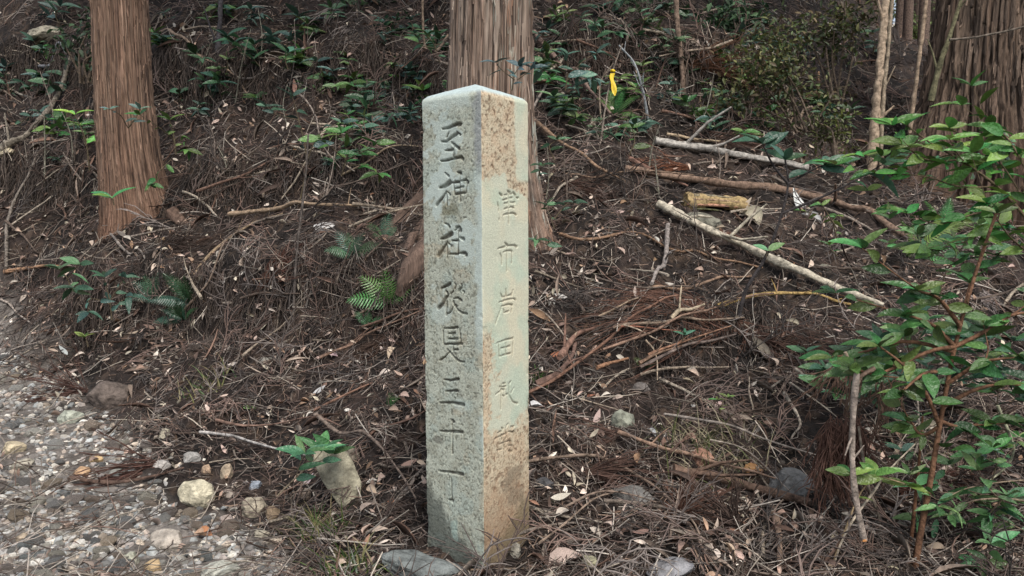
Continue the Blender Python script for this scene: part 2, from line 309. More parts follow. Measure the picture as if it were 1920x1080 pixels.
# right face smooth cream skin
cream = sstep(325, 335, yv + 60 * (wob) - 45 * sstep(.35, 1.0, uf)) * sstep(835, 812, yv + 70 * wob + 25 * sstep(.7, 1, uf))
cream = np.maximum(cream, sstep(.68, .73, uf + .1 * wob) * sstep(340, 330, yv) * .9)
cream = cream * (1 - sstep(.22, .14, uf + .5 * wob) * sstep(600, 640, yv))
cream = np.where(R_, cream, 0)
rough_m = 1 - .8 * np.maximum(bl, cream)
pit = sstep(.62, .78, g1) * .7 + sstep(.64, .76, g2)
disp = -(pit * .0016 * rough_m) + (g2 - .5) * .0016 * (.3 + .7 * rough_m) + (g3 - .5) * .003
disp -= cl + cr
edge = np.minimum(U2, SZ - U2); chip = sstep(.02, .0, edge) * sstep(.55, .8, fbm(Z2 * 28 + F2, Z2 * 3, 75, 3)); disp -= chip * .004
topf = sstep(ZT - .012, ZT, Z2); disp -= topf * .004
Vx = Pts[None, :, 0] + Nn[None, :, 0] * disp; Vy = Pts[None, :, 1] + Nn[None, :, 1] * disp
# slight widening to the left at the bottom of the near edge, weathered taper at the right foot
# colours
fine = fbm(U2 * 330 + side * 5, Z2 * 330, 80, 2); med = fbm(U2 * 40 + side * 5, Z2 * 40, 81, 4)
cL = np.zeros(U2.shape + (3,)) + np.array([.43, .455, .38])
cL = mixc(cL, [.36, .37, .30], sstep(.4, .7, med)); cL = mixc(cL, [.37, .43, .38], sstep(.52, .7, fbm(U2 * 18, Z2 * 18, 82, 4)) * .7)
cL = mixc(cL, [.40, .31, .2], sstep(.66, .76, fbm(U2 * 14, Z2 * 14, 83, 3)) * .35)
cL = mixc(cL, [.55, .6, .5], sstep(.6, .72, fine) * .5)
cL = mixc(cL, [.10, .10, .075], np.clip(sstep(.60, .70, g1) * .55 + sstep(.68, .78, g2) * .2, 0, .9) * rough_m)
cL = mixc(cL, [.49, .57, .53], bl * .8)
cL = mixc(cL, [.27, .29, .30], sstep(.16, .05, uf + .2 * wob) * sstep(340, 300, yv) * .75)
moss = sstep(.3, .1, np.hypot((uf - .55) / .3, (yv - 393) / 22) * .5 + wob * .6) ; cL = mixc(cL, [.12, .11, .06], moss * .6)
stain = sstep(0, 40, yv - (905 + 150 * (1 - uf) + 60 * wob)) ; cL = mixc(cL, [.075, .085, .075], stain * .8)
cL = mixc(cL, [.36, .47, .42], .6 * sstep(.16, .08, np.hypot((uf - .5) / .5, (yv - 1000) / 160) + wob * .2))
cL = mixc(cL, [.10, .095, .08], sstep(.3, .15, np.hypot((uf - .78) / .35, (yv - 836) / 26) + wob * .2) * .6)
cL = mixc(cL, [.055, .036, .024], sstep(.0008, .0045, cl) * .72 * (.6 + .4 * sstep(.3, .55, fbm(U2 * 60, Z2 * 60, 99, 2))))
cR = np.zeros(U2.shape + (3,)) + np.array([.54, .47, .34])
cR = mixc(cR, [.52, .39, .265], sstep(.42, .66, med) * .7); cR = mixc(cR, [.62, .53, .38], sstep(.55, .68, fine) * .7)
cR = mixc(cR, [.17, .11, .07], np.clip(sstep(.59, .7, g1) * .6 + sstep(.62, .72, g2) * .6, 0, .9) * rough_m)
low = sstep(840, 1000, yv + 120 * wob); cR = mixc(cR, [.30, .20, .125], low * .7)
dk = sstep(.42, .15, np.hypot((uf - .62) / .6, (yv - 930) / 110) + wob * .9); cR = mixc(cR, [.17, .13, .09], dk * .6)
foot = sstep(0, 40, yv - (1010 - 70 * uf + 50 * wob)); cR = mixc(cR, [.13, .11, .06], foot * .6)
cc = mixc(np.zeros(U2.shape + (3,)) + np.array([.55, .57, .45]), [.60, .58, .44], sstep(.4, .65, fbm(U2 * 10 + 5, Z2 * 10, 90, 3)))
cc = mixc(cc, [.45, .55, .44], sstep(.5, .7, fbm(U2 * 14 + 9, Z2 * 14, 91, 3)) * .6)
cR = mixc(cR, [.0, .0, .0], cream) + cc * cream[..., None]
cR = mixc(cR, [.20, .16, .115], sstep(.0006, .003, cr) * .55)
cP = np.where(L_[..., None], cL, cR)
# blend across the near edge
rings = [(np.stack([Vx, Vy, Z2], -1), cP)]
base_ring = np.stack([Vx[-1], Vy[-1], np.full(npn, ZT)], -1); cx, cy = ctr.x, ctr.y
top_rings = []; tc_ = []
for k in range(1, 13):
    t = k / 12; p = base_ring.copy(); p[:, 0] = cx + (Pts[:, 0] - cx) * (1 - t) * .975; p[:, 1] = cy + (Pts[:, 1] - cy) * (1 - t) * .975
    if k == 12: p[:, 0] = cx + (Pts[:, 0] - cx) * .004; p[:, 1] = cy + (Pts[:, 1] - cy) * .004
    p[:, 2] = ZT + .001 + APEX * (t ** .9) + (fbm(p[:, 0] * 60, p[:, 1] * 60, 95, 3) - .5) * .002
    top_rings.append(p); c = np.zeros((npn, 3)) + np.array([.46, .55, .54]); c *= (.8 + .4 * fbm(p[:, 0] * 150, p[:, 1] * 150, 96, 3))[:, None]; tc_.append(c)
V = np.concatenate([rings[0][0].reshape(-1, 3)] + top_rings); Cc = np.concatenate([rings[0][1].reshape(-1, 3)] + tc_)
tilt = Matrix.Rotation(R(-.25), 3, 'Y'); tm = np.array(tilt); piv = np.array([corner.x, corner.y, .9]); V = (V - piv) @ tm.T + piv
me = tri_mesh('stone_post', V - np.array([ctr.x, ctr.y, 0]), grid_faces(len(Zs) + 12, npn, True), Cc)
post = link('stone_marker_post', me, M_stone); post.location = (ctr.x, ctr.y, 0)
tag(post, 'square lichen-covered granite post carved with Japanese characters, standing in the centre', 'stone post')
# ------------------------------------------------------------------ cedar trunks
def trunk(name, rows, d, label, ridge=.018, depth=.008, cols3=None, seed=0, lobes=(5, .12), nth=300, nzz=300, ztop=5.0, zsc=1.1):
    rows = sorted(rows); ys = np.array([q[0] for q in rows], float)
    xl = np.array([q[1] for q in rows], float); xr = np.array([q[2] for q in rows], float)
    zz = CAMZ + (540 - ys) / F * d * 1.0 - math.tan(PITCH) * d; a1 = np.arctan((xl - 960) / F); a2 = np.arctan((xr - 960) / F); cxs = d * np.tan((a1 + a2) / 2); rs = d / np.cos((a1 + a2) / 2) * np.sin((a2 - a1) / 2) * .99
    o = np.argsort(zz); zz, cxs, rs = zz[o], cxs[o], rs[o]
    zmin = zz[0]; Zt = zmin + (ztop - zmin) * np.linspace(0, 1, nzz) ** 1.25
    cxi = np.interp(Zt, zz, cxs); ri = np.interp(Zt, zz, rs); 
    k = np.ones(9) / 9; cxi = np.convolve(np.pad(cxi, 4, 'edge'), k, 'valid'); ri = np.convolve(np.pad(ri, 4, 'edge'), k, 'valid')
    ri = ri * (1 - np.clip(Zt - zz[-1], 0, 9) * .02)
    th = np.linspace(0, 2 * np.pi, nth, endpoint=False); T, Z = np.meshgrid(th, Zt); Rr = np.repeat(ri[:, None], nth, 1); Cx = np.repeat(cxi[:, None], nth, 1)
    flare = np.clip(Rr / rs[-1] - 1, 0, 2)
    Rr = Rr * (1 + flare * lobes[1] * 2 * np.cos(lobes[0] * T + seed) + .02 * np.cos(3 * T + seed * 2 + Z))
    cxn = np.cos(T); sn = np.sin(T); per = rs[-1] * 2 * np.pi
    A1 = T / (2 * np.pi) * round(per / ridge)      # integer count so that the seam closes
    cnt = round(per / ridge)
    def pn(mult, zs, sd, o=3):
        n = max(3, int(cnt * mult)); a = T / (2 * np.pi) * n; wv = (fbm(cxn * 2 + 9, Z * 1.1 + sn * 2, sd + 7, 3) - .5) * 1.6 * (cnt / 60)
        b1 = fbm(a + wv, Z / zs, sd, o); w = sstep(.9, 1, T / (2 * np.pi)); b2 = fbm(a - n + wv, Z / zs, sd, o); return b1 * (1 - w) + b2 * w
    n1 = pn(1, zsc, seed + 100); n2 = pn(2.6, zsc * .5, seed + 110); n3 = pn(.33, zsc * 1.6, seed + 120, 2)
    rid = 1 - np.abs(n1 * 2 - 1); groove = sstep(.80, .97, rid); g2_ = sstep(.84, .98, 1 - np.abs(n2 * 2 - 1))
    dsp = -groove * depth - g2_ * depth * .5 + (n3 - .5) * depth * .8 + (n2 - .5) * depth * 1.0
    X = Cx + (Rr + dsp) * cxn; Y = d + .0 + Rr * 0 + (Rr + dsp) * sn
    c0, c1, c2 = [np.array(c) for c in cols3]
    c = np.zeros(X.shape + (3,)) + c0
    c = mixc(c, c1, sstep(.3, .7, n3 * .4 + n1 * .3 + n2 * .3)); c = mixc(c, c2, np.clip(groove * .8 + g2_ * .5, 0, 1))
    c = mixc(c, c0 * 1.4, sstep(.58, .75, n2) * .45)
    low = sstep(zz[0] + 1.0, zz[0] + .1, Z + (n3 - .5) * .5); c = mixc(c, c1 * np.array([.95, .8, .72]) * .8, low * .55)
    root = empty(name, Vector((float(cxs[0]), d, float(zz[0] + .15)))); tag(root, label, 'tree')
    me = tri_mesh('trunk', np.stack([X, Y, Z], -1).reshape(-1, 3) - np.array(root.location), grid_faces(nzz, nth, True), c.reshape(-1, 3))
    t = link('trunk', me, M_bark); t.parent = root
    return root, np.stack([X, Y, Z], -1), c
dL = P(268, 428).y + .15; dM = P(1015, 458).y + .12; dR = P(1700, 372).y + .45
def mound(x, y, h, s):
    global GZ
    GZ = GZ + h * np.exp(-((_XX - x) ** 2 + (_YY - y) ** 2) / s ** 2)
mound((215 - 960) / F * dL, dL - .28, .17, .34); mound((1010 - 960) / F * dM, dM - .2, .03, .3)
treeL, gL, kL = trunk('cedar_tree', [(-300, 182, 286), (0, 186, 292), (200, 187, 298), (290, 188, 308), (350, 189, 320), (400, 190, 336), (440, 186, 348), (520, 170, 365)], dL,
      'slender cedar with reddish-brown fibrous bark on the left bank', cols3=((.255, .175, .125), (.20, .12, .083), (.06, .038, .028)), seed=3, ridge=.010, depth=.007, lobes=(5, .1))
treeM, gM, kM = trunk('cedar_tree', [(-300, 852, 995), (0, 848, 997), (100, 845, 998), (180, 841, 999), (300, 832, 1004), (400, 812, 1016), (470, 796, 1030), (540, 780, 1042), (640, 765, 1055)], dM,
      'weathered grey and brown cedar directly behind the carved stone post', cols3=((.29, .235, .19), (.235, .16, .118), (.055, .038, .03)), seed=9, ridge=.012, depth=.008, lobes=(5, .2))
treeR, gR, kR = trunk('cedar_tree', [(-300, 1745, 2000), (0, 1735, 2010), (100, 1722, 2020), (200, 1702, 2040), (300, 1675, 2080), (380, 1650, 2110), (470, 1620, 2150)], dR,
      'massive old cedar with deeply ridged bark at the right edge', cols3=((.165, .12, .088), (.12, .08, .058), (.03, .02, .015)), seed=15, ridge=.034, depth=.026, nth=420, nzz=300, zsc=.8)
def bark_strips(tree, G, K, n, wid, lift, seed):
    """loose peeling bark strips following the trunk surface"""
    rg = np.random.default_rng(seed); nzz_, nth_ = G.shape[:2]; cx = G.mean(1, keepdims=True); V = []; T = []; C = []
    for _ in range(n):
        i0 = int(rg.uniform(0, nzz_ * .72)); j0 = rg.uniform(0, nth_); L = int(rg.uniform(4, 26)); dr_ = rg.normal() * .06; w = rg.uniform(*wid); li = rg.uniform(*lift); col = K[i0, int(j0) % nth_] * rg.uniform(.6, 1.55) + .012; b = len(V); m = 6; up = rg.uniform(-1, 1)
        for q in range(m + 1):
            i = min(nzz_ - 1, i0 + int(L * q / m)); j = int(j0 + dr_ * L * q / m) % nth_; p = G[i, j]; o = p - cx[i, 0]; o = o / np.linalg.norm(o); t = np.array([-o[1], o[0], 0]); ww = w * (.35 + .65 * math.sin(math.pi * (q + .3) / (m + .6))); e = li * (1 + 1.8 * (abs(q / m - .5) * 2) ** 2 * (1 if (q / m - .5) * up > 0 else .0))
            V += [p + t * -ww + o * (e * .3), p + o * e, p + t * ww + o * (e * .3)]; C += [col * .8, col, col * .8]
        for q in range(m):
            for s_ in (0, 1): a = b + q * 3 + s_; T += [(a, a + 1, a + 4), (a, a + 4, a + 3)]
    o = link('bark_strips', tri_mesh('bark_strips', np.array(V) - np.array(tree.location), np.array(T), np.clip(np.array(C), .01, .6)), M_bark); o.parent = tree; o['kind'] = 'stuff'
bark_strips(treeL, gL, kL, 1500, (.002, .006), (.002, .006), 1); bark_strips(treeM, gM, kM, 1300, (.002, .007), (.002, .007), 2); bark_strips(treeR, gR, kR, 1700, (.005, .015), (.004, .014), 3)
# ------------------------------------------------------------------ ground sheet
nr, nc = 560, 520
r = 1.15 * (48 / 1.15) ** (np.linspace(0, 1, nr)); Yg = r - 1.0 ; Yg = np.concatenate([[-2.4, -1.5, -.6], Yg]); nr += 3
u = np.linspace(-1, 1, nc); u = u * .75 + .4 * u ** 5
Xg = u[None, :] * (np.maximum(Yg, .2) + 1.6)[:, None] * .95; Yg2 = np.repeat(Yg[:, None], nc, 1)
Zg = gz(Xg, Yg2); pm = pathmask(Xg, Yg2)
Zg = Zg + (1 - .6 * pm) * ((fbm(Xg * 22, Yg2 * 22, 3, 3) - .5) * .06) + (fbm(Xg * 60, Yg2 * 60, 13, 2) - .5) * .008
far = sstep(30, 33, Yg2); Zg = Zg * (1 - far) + gz(Xg, np.minimum(Yg2, 32)) * far
soil = np.array([.016, .013, .0115]); brown = np.array([.036, .026, .022]); grav = np.array([.20, .18, .16])
cg = np.zeros(Zg.shape + (3,)) + soil
cg = mixc(cg, brown, sstep(.35, .7, fbm(Xg * 5, Yg2 * 5, 40, 4)))
cg = mixc(cg, [.10, .07, .05], sstep(.62, .75, fbm(Xg * 30, Yg2 * 30, 44, 2)) * .6)
cg = mixc(cg, grav, pm * (.55 + .45 * sstep(.35, .6, fbm(Xg * 9, Yg2 * 9, 46, 3))))
ground = link('ground', tri_mesh('ground', np.stack([Xg, Yg2, Zg], -1).reshape(-1, 3), grid_faces(nr, nc), cg.reshape(-1, 3)), M_ground); tag(ground, kind='structure')
# lichen streaks on the middle trunk come from its own colour attribute
ca = treeM.children[0].data; nv = len(ca.vertices); co = np.empty(nv * 3); ca.vertices.foreach_get('co', co); co = co.reshape(-1, 3) + np.array(treeM.location)
cc_ = np.empty(nv * 4); ca.color_attributes['col'].data.foreach_get('color', cc_); cc_ = cc_.reshape(-1, 4)
fr = sstep(-.95, -.3, (co[:, 0] + .1) / .22) * 0 + sstep(-.13, .0, co[:, 0] + .03)
lm = fr * sstep(.56, .64, fbm(co[:, 0] * 45, co[:, 2] * 9, 200, 4)) * .7
cc_[:, :3] = mixc(cc_[:, :3], [.42, .46, .40], lm); wm_ = fr * sstep(.45, .6, fbm(co[:, 0] * 25, co[:, 2] * 3, 203, 3)) * .55; cc_[:, :3] = mixc(cc_[:, :3], [.40, .22, .14], wm_ * (1 - lm))
ca.color_attributes['col'].data.foreach_set('color', cc_.ravel())
# ------------------------------------------------------------------ tubes, branches
def catmull(pts, n):
    pts = [Vector(p) for p in pts]
    if len(pts) == 2: return [pts[0].lerp(pts[1], i / (n - 1)) for i in range(n)]
    q = [pts[0] * 2 - pts[1]] + pts + [pts[-1] * 2 - pts[-2]]; out = []; m = len(pts) - 1
    for i in range(n):
        s = i / (n - 1) * m; k = min(int(s), m - 1); t = s - k; a, b, c, d = q[k], q[k + 1], q[k + 2], q[k + 3]
        out.append(.5 * ((2 * b) + (c - a) * t + (2 * a - 5 * b + 4 * c - d) * t * t + (3 * b - a - 3 * c + d) * t ** 3))
    return out
def tube(pts, radii, sides=8, rough=.12, seed=0, cap=True):
    pts = [Vector(p) for p in pts]; n = len(pts); rnd = random.Random(seed); V = []; Fq = []
    up = Vector((0, 0, 1)); prev = None
    for i, p in enumerate(pts):
        t = (pts[min(i + 1, n - 1)] - pts[max(i - 1, 0)]).normalized()
        if prev is None:
            a = t.cross(up); a = a if a.length > .1 else t.cross(Vector((1, 0, 0))); a.normalize()
        else: a = (prev - t * prev.dot(t)).normalized()
        prev = a; b = t.cross(a)
        for k in range(sides):
            an = 2 * math.pi * k / sides; r = radii[i] * (1 + rough * (mnoise.noise(Vector((k * 5.4 / sides + seed, i * .14, seed * 1.7))) * 2))
            V.append(p + (a * math.cos(an) + b * math.sin(an)) * r)
    T = []
    for i in range(n - 1):
        for k in range(sides):
            k2 = (k + 1) % sides; q = (i * sides + k, i * sides + k2, (i + 1) * sides + k2, (i + 1) * sides + k); T += [(q[0], q[1], q[2]), (q[0], q[2], q[3])]
    if cap:
        for i, fl in ((0, 1), (n - 1, 0)):
            b0 = len(V); V += [V[i * sides + k].copy() for k in range(sides)]; c = len(V); V.append(pts[i])
            for k in range(sides):
                k2 = (k + 1) % sides; tri = (c, b0 + k2, b0 + k); T.append(tri if fl else tri[::-1])
    return np.array([tuple(v) for v in V]), np.array(T)
def join(parts):
    V = []; T = []; o = 0
    for v, t in parts: V.append(v); T.append(t + o); o += len(v)
    return np.concatenate(V), np.concatenate(T)
def obj_of(name, V, T, mat, loc, color, parent=None, smooth=True):
    me = tri_mesh(name, V - np.array(loc), T, None, smooth); o = link(name, me, mat)
    if parent is None: o.location = loc
    else: o.parent = parent; o.location = Vector(loc) - parent.location
    o.color = (*color, 1); return o
_bs = [0]
def branch(px, w, label, color, name='fallen_branch', cat='branch', lift=.5, taper=.45, stubs=2, depths=None, rough=.13, group=None, ends=None, over=0):
    """a fallen branch through photo pixels, laid on the ground"""
    _bs[0] += 1; sd = _bs[0]; rnd = random.Random(sd * 13)
    if depths is None: pts = [P(x, y) for x, y in px]
    else:
        if not hasattr(depths, '__len__'): depths = [depths] * len(px)
        pts = [at(x, y, d) for (x, y), d in zip(px, depths)]
    n = max(14, min(60, int(sum((pts[i + 1] - pts[i]).length for i in range(len(pts) - 1)) / .03))); c = catmull(pts, n)
    r0 = w / 2 / F * pts[0].y; rad = []
    for i, p in enumerate(c):
        t = i / (n - 1); rr = w / 2 / F * p.y * (1 - (1 - taper) * t); rad.append(rr * (1 + .12 * math.sin(i * 1.7 + sd)))
        if depths is None:
            p.z = max(p.z, float(gz(p.x, p.y))) + rr * lift + .014 + over
        j = rr * .25; p.x += mnoise.noise(Vector((i * .3, sd, 0))) * j; p.z += mnoise.noise(Vector((i * .3, sd, 9))) * j
    if depths is None:
        for _ in range(3):
            zs_ = [p.z for p in c]
            for i in range(1, n - 1): c[i].z = max(zs_[i] - rad[i], (zs_[i - 1] + zs_[i] + zs_[i + 1]) / 3)
    base = c[0].copy(); parts = [tube(c, rad, 14 if w > 12 else 10 if w > 8 else 6, rough * 1.6, sd)]
    loc = base
    stubl = []
    for s in range(stubs):
        i = rnd.randint(2, n - 3); d = (c[i + 1] - c[i]).normalized(); o = Vector((rnd.uniform(-1, 1), rnd.uniform(-1, .3), rnd.uniform(.2, 1))).normalized()
        q = (d * rnd.uniform(.3, .9) + o * .8).normalized(); L = rad[i] * rnd.uniform(5, 16)
        parts.append(tube([c[i], c[i] + q * L * .5 + Vector((0, 0, rnd.uniform(-.1, .1) * L)), c[i] + q * L], [rad[i] * .5, rad[i] * .38, rad[i] * .22], 5, .1, sd + s))
    if ends:
        root = empty(name, loc); tag(root, label, cat, group)
        obj_of('wood', *join(parts), M_wood, loc, color, root)
        d = (c[-1] - c[-2]).normalized(); e = tube([c[-1] - d * .004, c[-1] + d * .002], [rad[-1] * 1.02, rad[-1] * .97], 10, .03, sd)
        obj_of('cut_end', *e, M_wood, c[-1], ends, root); return root
    o = obj_of(name, *join(parts), M_wood, loc, color); tag(o, label, cat, group); return o
TAN = (.30, .22, .15); GREY = (.23, .20, .175); PALE = (.42, .38, .30); RED = (.20, .115, .08); DARK = (.075, .055, .045); YEL = (.36, .25, .10); WHT = (.40, .37, .33)
BR = [
 ([(1235, 402), (1290, 430), (1400, 482), (1530, 542), (1655, 592)], 17, 'thick pale weathered branch running diagonally down the slope right of post', PALE, dict(taper=.7, stubs=3, over=.03)),
 ([(1170, 330), (1300, 350), (1470, 370), (1600, 405), (1690, 450), (1740, 478)], 14, 'long brown curved branch crossing behind the pale diagonal branch', (.19, .13, .095), dict(taper=.8, over=.015)),
 ([(1050, 446), (1100, 458), (1250, 475), (1330, 488), (1430, 508)], 7, 'thin brown branch stretching right from the roots behind the post', (.22, .14, .09), dict()),
 ([(1215, 548), (1285, 549), (1340, 531), (1415, 524)], 8, 'short brown branch under the left half of the pale diagonal branch', (.24, .16, .11), dict()),
 ([(1345, 582), (1420, 561), (1500, 558), (1595, 577)], 9, 'yellowish curved branch lying below the pale diagonal branch', YEL, dict(stubs=3)),
 ([(985, 762), (1060, 722), (1160, 642), (1225, 592), (1270, 574)], 7, 'long reddish twig rising right from the middle of the post', RED, dict(over=.03)),
 ([(1160, 836), (1240, 866), (1320, 890), (1420, 915), (1525, 946)], 9, 'slim brown branch lying just above the thick bark-covered log at lower right', (.24, .16, .115), dict(over=.03)),
 ([(1262, 893), (1330, 908), (1400, 924), (1520, 955)], 22, 'thick peeling bark-covered log at lower right by the dark boulder', (.13, .085, .062), dict(taper=.75, over=.0)),
 ([(985, 893), (1060, 882), (1130, 885), (1200, 922), (1265, 978), (1312, 1034)], 8, 'arched brown branch leaving the foot of the post to the right', (.20, .15, .115), dict(over=.03)),
 ([(1245, 805), (1340, 822), (1420, 850), (1540, 886)], 6, 'straight grey stick lying across the dry grass tuft', GREY, dict(over=.04)),
 ([(590, 800), (640, 838), (700, 850), (745, 905), (780, 962)], 8, 'bent grey-brown branch ending beside the left foot of the post', (.20, .155, .125), dict(over=.03)),
 ([(430, 414), (520, 404), (600, 396), (670, 397)], 10, 'straight tan branch lying between the left cedar and the post', TAN, dict(over=.02)),
 ([(365, 522), (430, 452), (480, 422), (530, 405)], 6, 'thin curved tan stick below the straight tan branch', (.27, .20, .13), dict()),
 ([(185, 420), (225, 466), (278, 508)], 7, 'grey forked stick below the left cedar base', GREY, dict()),
 ([(12, 520), (18, 420), (55, 345), (130, 275)], 7, 'long grey curved vine stem rising at the far left', (.19, .165, .14), dict(over=.05)),
 ([(0, 140), (20, 172), (62, 188)], 7, 'short curved root at the upper left edge', (.26, .23, .19), dict(stubs=0)),
 ([(300, 65), (345, 76), (375, 110), (420, 130), (450, 160), (470, 192)], 6, 'tan crooked root right of the left cedar trunk, upper one', (.30, .22, .16), dict(stubs=1)),
 ([(298, 82), (340, 120), (385, 140), (440, 150), (530, 150)], 5, 'thin grey root below the tan crooked root', GREY, dict()),
 ([(1003, 240), (1060, 288), (1110, 322), (1172, 355)], 9, 'tan broken branch sloping down right behind the top of the post', (.27, .18, .12), dict(over=.03)),
 ([(1000, 85), (1050, 150), (1100, 190), (1145, 240)], 10, 'dull mauve-brown branch leaning on the slope left of the yellow ribbon', (.17, .12, .10), dict(over=.08)),
 ([(1228, 277), (1300, 288), (1360, 299), (1450, 315), (1515, 326)], 14, 'whitish grey log lying on the upper right terrace', (.33, .31, .28), dict(taper=.8, over=.02)),
 ([(1250, 257), (1310, 267), (1358, 270)], 7, 'short cream stick just above the whitish grey log', (.40, .31, .21), dict(stubs=0)),
 ([(1252, 440), (1246, 510), (1222, 552)], 10, 'short upright grey bark piece left of the pale diagonal branch', (.25, .22, .20), dict(taper=.6, over=.03)),
 ([(375, 832), (430, 838), (470, 850), (545, 872), (600, 890)], 7, 'grey-white stick lying at the gravel edge left of the leafy seedling', (.36, .34, .32), dict(over=.03)),
 ([(405, 812), (450, 823), (520, 822), (640, 826)], 6, 'long thin brown stick at the top of the gravel', (.17, .11, .085), dict(over=.04)),
 ([(130, 905), (210, 915), (290, 900), (345, 885)], 9, 'dark rotten stick lying in the gravel left of the yellow boulder', (.10, .065, .05), dict(stubs=4)),
 ([(1040, 742), (1110, 762), (1165, 778)], 4, 'short cream twig left of the pointed green-grey stone', (.38, .31, .24), dict()),
 ([(1005, 778), (1090, 790), (1160, 795)], 3.4, 'hair-thin grey twig left of the pointed green-grey stone', GREY, dict()),
 ([(1200, 720), (1260, 690), (1320, 672), (1380, 655)], 8, 'dark grey stick under the fan of red dead needles', (.14, .11, .095), dict(over=.05)),
 ([(1150, 640), (1230, 632), (1300, 627), (1395, 620)], 8, 'level brown stick just below the thin bare sapling foot', (.21, .16, .12), dict(over=.04)),
 ([(1215, 705), (1290, 676), (1370, 648)], 6, 'reddish peeled stick right of the red twig', (.23, .13, .085), dict(over=.07)),
 ([(1470, 745), (1500, 800), (1483, 830)], 8, 'pale splintered stick piece in the lower right litter', (.36, .31, .25), dict(taper=.4, stubs=0)),
 ([(1440, 955), (1460, 1010), (1462, 1080)], 15, 'upright brown bark strip at the bottom right', (.17, .12, .09), dict(taper=.7, stubs=0)),
 ([(1280, 980), (1310, 1030), (1345, 1080)], 10, 'brown branch end cut by the bottom edge of the view', (.17, .12, .095), dict(stubs=1)),
 ([(1490, 745), (1545, 790), (1600, 812)], 5, 'pale bare twig fork above the hanging dead frond bundle, upper', (.38, .33, .26), dict(over=.1)),
 ([(1480, 762), (1530, 800), (1568, 830)], 4, 'pale bare twig fork above the hanging dead frond bundle, lower', (.34, .30, .24), dict(over=.08)),
 ([(1330, 860), (1400, 880), (1480, 960)], 4, 'thin grey twig over the bark-covered log', (.29, .25, .21), dict(over=.05)),
 ([(1010, 1050), (1060, 1010), (1110, 965), (1150, 950)], 5, 'thin brown twig right of the post foot', (.22, .165, .125), dict(over=.03)),
 ([(1500, 235), (1545, 200), (1562, 150), (1560, 110)], 6, 'bowed bare stem at the edge of the olive bush', (.26, .20, .155), dict(over=.04)),
 ([(1510, 190), (1533, 175), (1535, 140)], 8, 'short orange-tan hooked root in the olive bush', (.33, .20, .12), dict(stubs=0)),
 ([(640, 345), (700, 318), (792, 292)], 5, 'thin tan twig touching the left side of the post, upper', (.28, .22, .15), dict(over=.04)),
 ([(600, 400), (650, 370), (790, 320)], 4, 'thin dark twig left of the post below the tan twig', (.15, .12, .10), dict(over=.06)),
 ([(0, 565), (30, 590), (60, 612)], 5, 'short pale stick at the left edge beside the gravel', (.33, .28, .24), dict(stubs=0)),
 ([(10, 515), (60, 508), (110, 503)], 9, 'short orange-brown stick at the left edge', (.30, .18, .11), dict(stubs=0)),
 ([(0, 300), (60, 260), (110, 190), (135, 110)], 13, 'mossy grey leaning log at the upper left', (.20, .175, .14), dict(over=.05)),
 ([(75, 137), (140, 137)], 7, 'short straight dark grey stick near the upper left stone', (.22, .22, .23), dict(stubs=0, over=.05)),
 ([(560, 200), (590, 240), (600, 290), (640, 345)], 4, 'thin grey vine stem hanging on the left slope', (.24, .20, .17), dict(over=.08)),
 ([(1560, 480), (1600, 470), (1690, 425)], 6, 'short pale stick beneath the brown curved branch', (.30, .25, .20), dict(stubs=1)),
 ([(860, 1080), (1000, 1075)], 5, 'thin stick lying at the very bottom before the post', (.2, .15, .11), dict(stubs=0)),
 ([(600, 690), (660, 665), (700, 640), (790, 600)], 6, 'brown stick in the litter left of the post centre', (.2, .13, .095), dict(over=.03)),
 ([(590, 790), (640, 765), (700, 737)], 6, 'reddish brown stick above the bent branch', (.21, .125, .09), dict(over=.03)),
 ([(1164, 647), (1220, 650), (1276, 654)], 4, 'straight red twig in the needle heap right of post', (.26, .12, .08), dict(over=.06, stubs=1)),
 ([(1170, 648), (1223, 673), (1260, 682)], 3.5, 'thin cream twig crossing the needle heap', (.36, .29, .22), dict(over=.07, stubs=0)),
 ([(1258, 627), (1290, 612), (1320, 600)], 9, 'flaky cream bark piece on the needle heap', (.42, .35, .25), dict(over=.05, stubs=1)),
 ([(1122, 618), (1160, 600), (1197, 583)], 5, 'short tan stick above the needle heap', (.28, .21, .15), dict(over=.04, stubs=1)),
 ([(1050, 690), (1075, 652), (1118, 630)], 13, 'reddish bark strip curving down right of the post', (.20, .12, .09), dict(over=.02, stubs=1, taper=.4)),
 ([(1005, 735), (1050, 712), (1072, 680), (1080, 655)], 13, 'dark reddish bark strip nearest the right side of the post', (.15, .095, .075), dict(over=.01, stubs=1, taper=.5)),
 ([(1198, 717), (1232, 698), (1278, 682)], 8, 'brown stick poking out under the needle heap', (.20, .13, .09), dict(over=.06, stubs=1)),
 ([(1210, 672), (1230, 704), (1232, 748)], 4, 'curved tan twig dropping from the needle heap', (.29, .23, .17), dict(over=.06, stubs=0)),
 ([(1120, 717), (1158, 704), (1178, 697)], 8, 'short orange-brown bark curl right of the post', (.27, .15, .09), dict(over=.04, stubs=0)),
 ([(1093, 306), (1125, 297), (1162, 290)], 4, 'short grey twig under the ribbon stick', GREY, dict(over=.03)),
 ([(997, 228), (1015, 195), (1032, 166)], 6, 'grey leaning twig beside the post top', GREY, dict(over=.06)),
 ([(1060, 345), (1120, 352), (1210, 338), (1300, 345)], 5, 'long thin brown twig above the yellow rotten log', (.2, .14, .10), dict(over=.04, stubs=3)),
 ([(1180, 310), (1240, 340), (1290, 360)], 9, 'red-brown bark piece left of the yellow rotten log', (.18, .105, .08), dict(over=.02)),
 ([(1010, 600), (1060, 655), (1075, 668)], 4, 'short pale twig right of the post at mid height', (.3, .25, .2), dict(over=.03)),
 ([(1130, 700), (1240, 660), (1390, 600), (1450, 590)], 6, 'long brown twig running up over the needle heap', (.23, .15, .11), dict(over=.08, stubs=4)),
